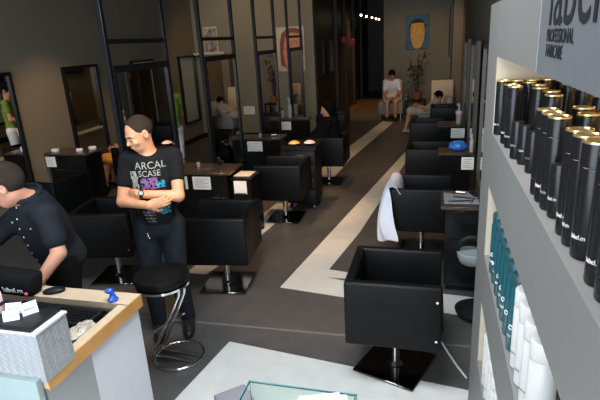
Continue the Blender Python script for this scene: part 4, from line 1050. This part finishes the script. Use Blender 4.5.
bv = BVHTree.FromPolygons([v.co.copy() for v in sh.data.vertices], [list(p.vertices) for p in sh.data.polygons])
O2 = Vector((JL['hipR']+JL['hipL'])/2); Xl, Nl, Ul = Vector(-rl), Vector(fl), Vector(ul)
for k in range(7):
    for x in (-.012, ):
        p = O2+Ul*(.08+.065*k)+Xl*x; h = bv.ray_cast(p+Nl*.5, -Nl)
        if h[0]: MB().ball(h[0], .0052, 8).build('button', 'paper', sh)
for x in (-.075, .075):
    h = bv.ray_cast(O2+Ul*.36+Xl*x+Nl*.5, -Nl)
    if h[0]: MB().ball(h[0], .0052, 8).build('button', 'paper', sh)
C = SDF(.007); cc = JL['neck']+np.array(ul)*.026
C.ell(cc, np.array([rl, fl, ul]), (.088, .092, .032), k=.01); C.ell(cc+np.array(ul)*.02, np.array([rl, fl, ul]), (.066, .070, .06), k=.006, op='s')
link('collar', C.mesh('collar'), 'navy', lean)

def seated(cx, cy, ang, sz=.47, lean_=0., s=1.0):
    f = np.array((math.cos(ang), math.sin(ang), 0)); r = np.array((f[1], -f[0], 0)); c = np.array((cx, cy, 0.))
    P = lambda x, y, z: c+x*r+y*f+np.array((0, 0, z))
    J = {}
    for s_, e in (('R', 1), ('L', -1)):
        J['hip'+s_] = P(e*.09, 0, sz+.09); J['kn'+s_] = P(e*.11, .42, sz+.07); J['an'+s_] = P(e*.11, .44, .09)
        J['sh'+s_] = P(e*.165, -.02+lean_*.45, sz+.55-lean_*.08); J['el'+s_] = P(e*.20, .05+lean_*.4, sz+.27-lean_*.08); J['wr'+s_] = P(e*.10, .30+lean_*.2, sz+.22)
    J['neck'] = P(0, -.02+lean_*.50, sz+.60-lean_*.10); J['head'] = P(0, .01+lean_*.66, sz+.75-lean_*.14)
    return J, f, P
# dark-haired client behind the trolley, wearing a cape
J, f, P = seated(-1.56, 7.42, PI, .39)
cl, JC, ax_, qc = person('person', 'woman with long dark hair in a black cape seated behind the drawer trolley', J, (-.85, -.50, -.15), res=.010, hair='hair', skin='skin', hairstyle='long', shirt=('blackcloth', 1.6, 1), pants=('blackcloth', 1.0))
C = SDF(.012); c0 = np.array(JC['neck'])
C.cap(c0+(0, 0, -.06), c0+np.array((-.06, 0, -.30)), .14, .27, k=.05); C.cap(c0+np.array((-.06, 0, -.30)), c0+np.array((-.30, 0, -.46)), .20, .16, k=.06)
C.ell(c0+(0, 0, .06), None, (.075, .075, .09), k=.01, op='s'); C.plane((0, 7.66, 0), (0, 1, 0)); C.plane((0, 7.16, 0), (0, -1, 0)); C.plane((-1.34, 0, 0), (1, 0, 0))
link('cape', C.mesh('cape'), 'blackcloth', cl)
# client in orange shorts by the left wall
J, f, P = seated(-4.55, 6.70, PI-.05, .47)
J['knR'] = P(.12, .44, .55); J['anR'] = P(.14, .56, .10); J['knL'] = P(-.10, .42, .54); J['anL'] = P(-.12, .52, .10)
ow, _, _, _ = person('person', 'seated client in orange shorts by the left wall, bare legs showing', J, (-1, -.1, 0), res=.010, skin='skinb', shirt=('creamcloth', .5, 1), pants=('orangecloth', .5), shoes='blackmetal')
o = MB().box((-.10, -.07, 0), (.10, .07, .012), .002, 1).build('magazine', 'paper'); o.location = P(.02, .30, .665); o.rotation_euler = (0, .1, .2); tag(o, 'white magazine on the lap of the client in orange shorts', 'magazine')
# stylist in green
def standing(cx, cy, ang, s=1.0):
    f = np.array((math.cos(ang), math.sin(ang), 0)); r = np.array((f[1], -f[0], 0)); c = np.array((cx, cy, 0.))
    P = lambda x, y, z: c+x*r+y*f+np.array((0, 0, z*s)); J = {}
    for s_, e in (('R', 1), ('L', -1)):
        J['hip'+s_] = P(e*.09, 0, .92); J['kn'+s_] = P(e*.10, .02, .50); J['an'+s_] = P(e*.11, -.02, .09)
        J['sh'+s_] = P(e*.175, 0, 1.42); J['el'+s_] = P(e*.23, .06, 1.14); J['wr'+s_] = P(e*.16, .30, 1.16)
    J['neck'] = P(0, 0, 1.46); J['head'] = P(0, .02, 1.61); return J, f, P
J, f, P = standing(-3.97, 6.98, PI-.5)
person('person', 'stylist in a green shirt and white shorts standing beyond the first pole mirror', J, (-1, .3, -.3), res=.010, skin='skinb', shirt=('greencloth', .5, 1), pants=('whitecloth', .55))
# man in white in the waiting corner
J, f, P = seated(-1.12, 13.86, -PI/2, .46, .35)
J['wrR'] = P(.08, .42, .60); J['wrL'] = P(-.06, .42, .60)
person('person', 'man in a white shirt sitting hunched in the waiting corner, head bowed', J, (0, -.80, -.60), (0, -.5, .85), res=.011, fine=False, hair='hair', shirt=('whitecloth', .75, 1), pants=('creamcloth', .48))
o = MB().box((-.11, -.08, 0), (.11, .08, .015), .002, 1).build('open_book', 'paper'); o.location = P(0, .44, .635); o.rotation_euler = (.4, 0, 0); tag(o, 'white booklet held by the hunched man in the waiting corner', 'book')
J, f, P = seated(-.08, 11.85, PI*1.10, .40, -.12)
J['knR'] = (-.54, 11.62, .50); J['anR'] = (-.64, 11.50, .10); J['knL'] = (-.48, 11.90, .48); J['anL'] = (-.60, 11.95, .10); J['hipR'] = (-.10, 11.76, .44); J['hipL'] = (-.10, 11.94, .44)
J['head'] = (.06, 11.86, .77); J['neck'] = (.04, 11.88, .66); J['shR'] = (.01, 11.72, .62); J['shL'] = (-.0, 12.03, .62); J['elR'] = (-.20, 11.62, .50); J['wrR'] = (-.40, 11.72, .56); J['elL'] = (-.20, 12.08, .48); J['wrL'] = (-.38, 11.92, .58)
person('person', 'crouched visitor in a cream shirt with bare legs, beside the farthest right station', J, (-.9, -.45, -.2), res=.011, fine=False, hair='hair', shirt=('creamcloth', .7, 1), pants=('creamcloth', .5), shoes='whitebot')
bpy.context.view_layer.update()
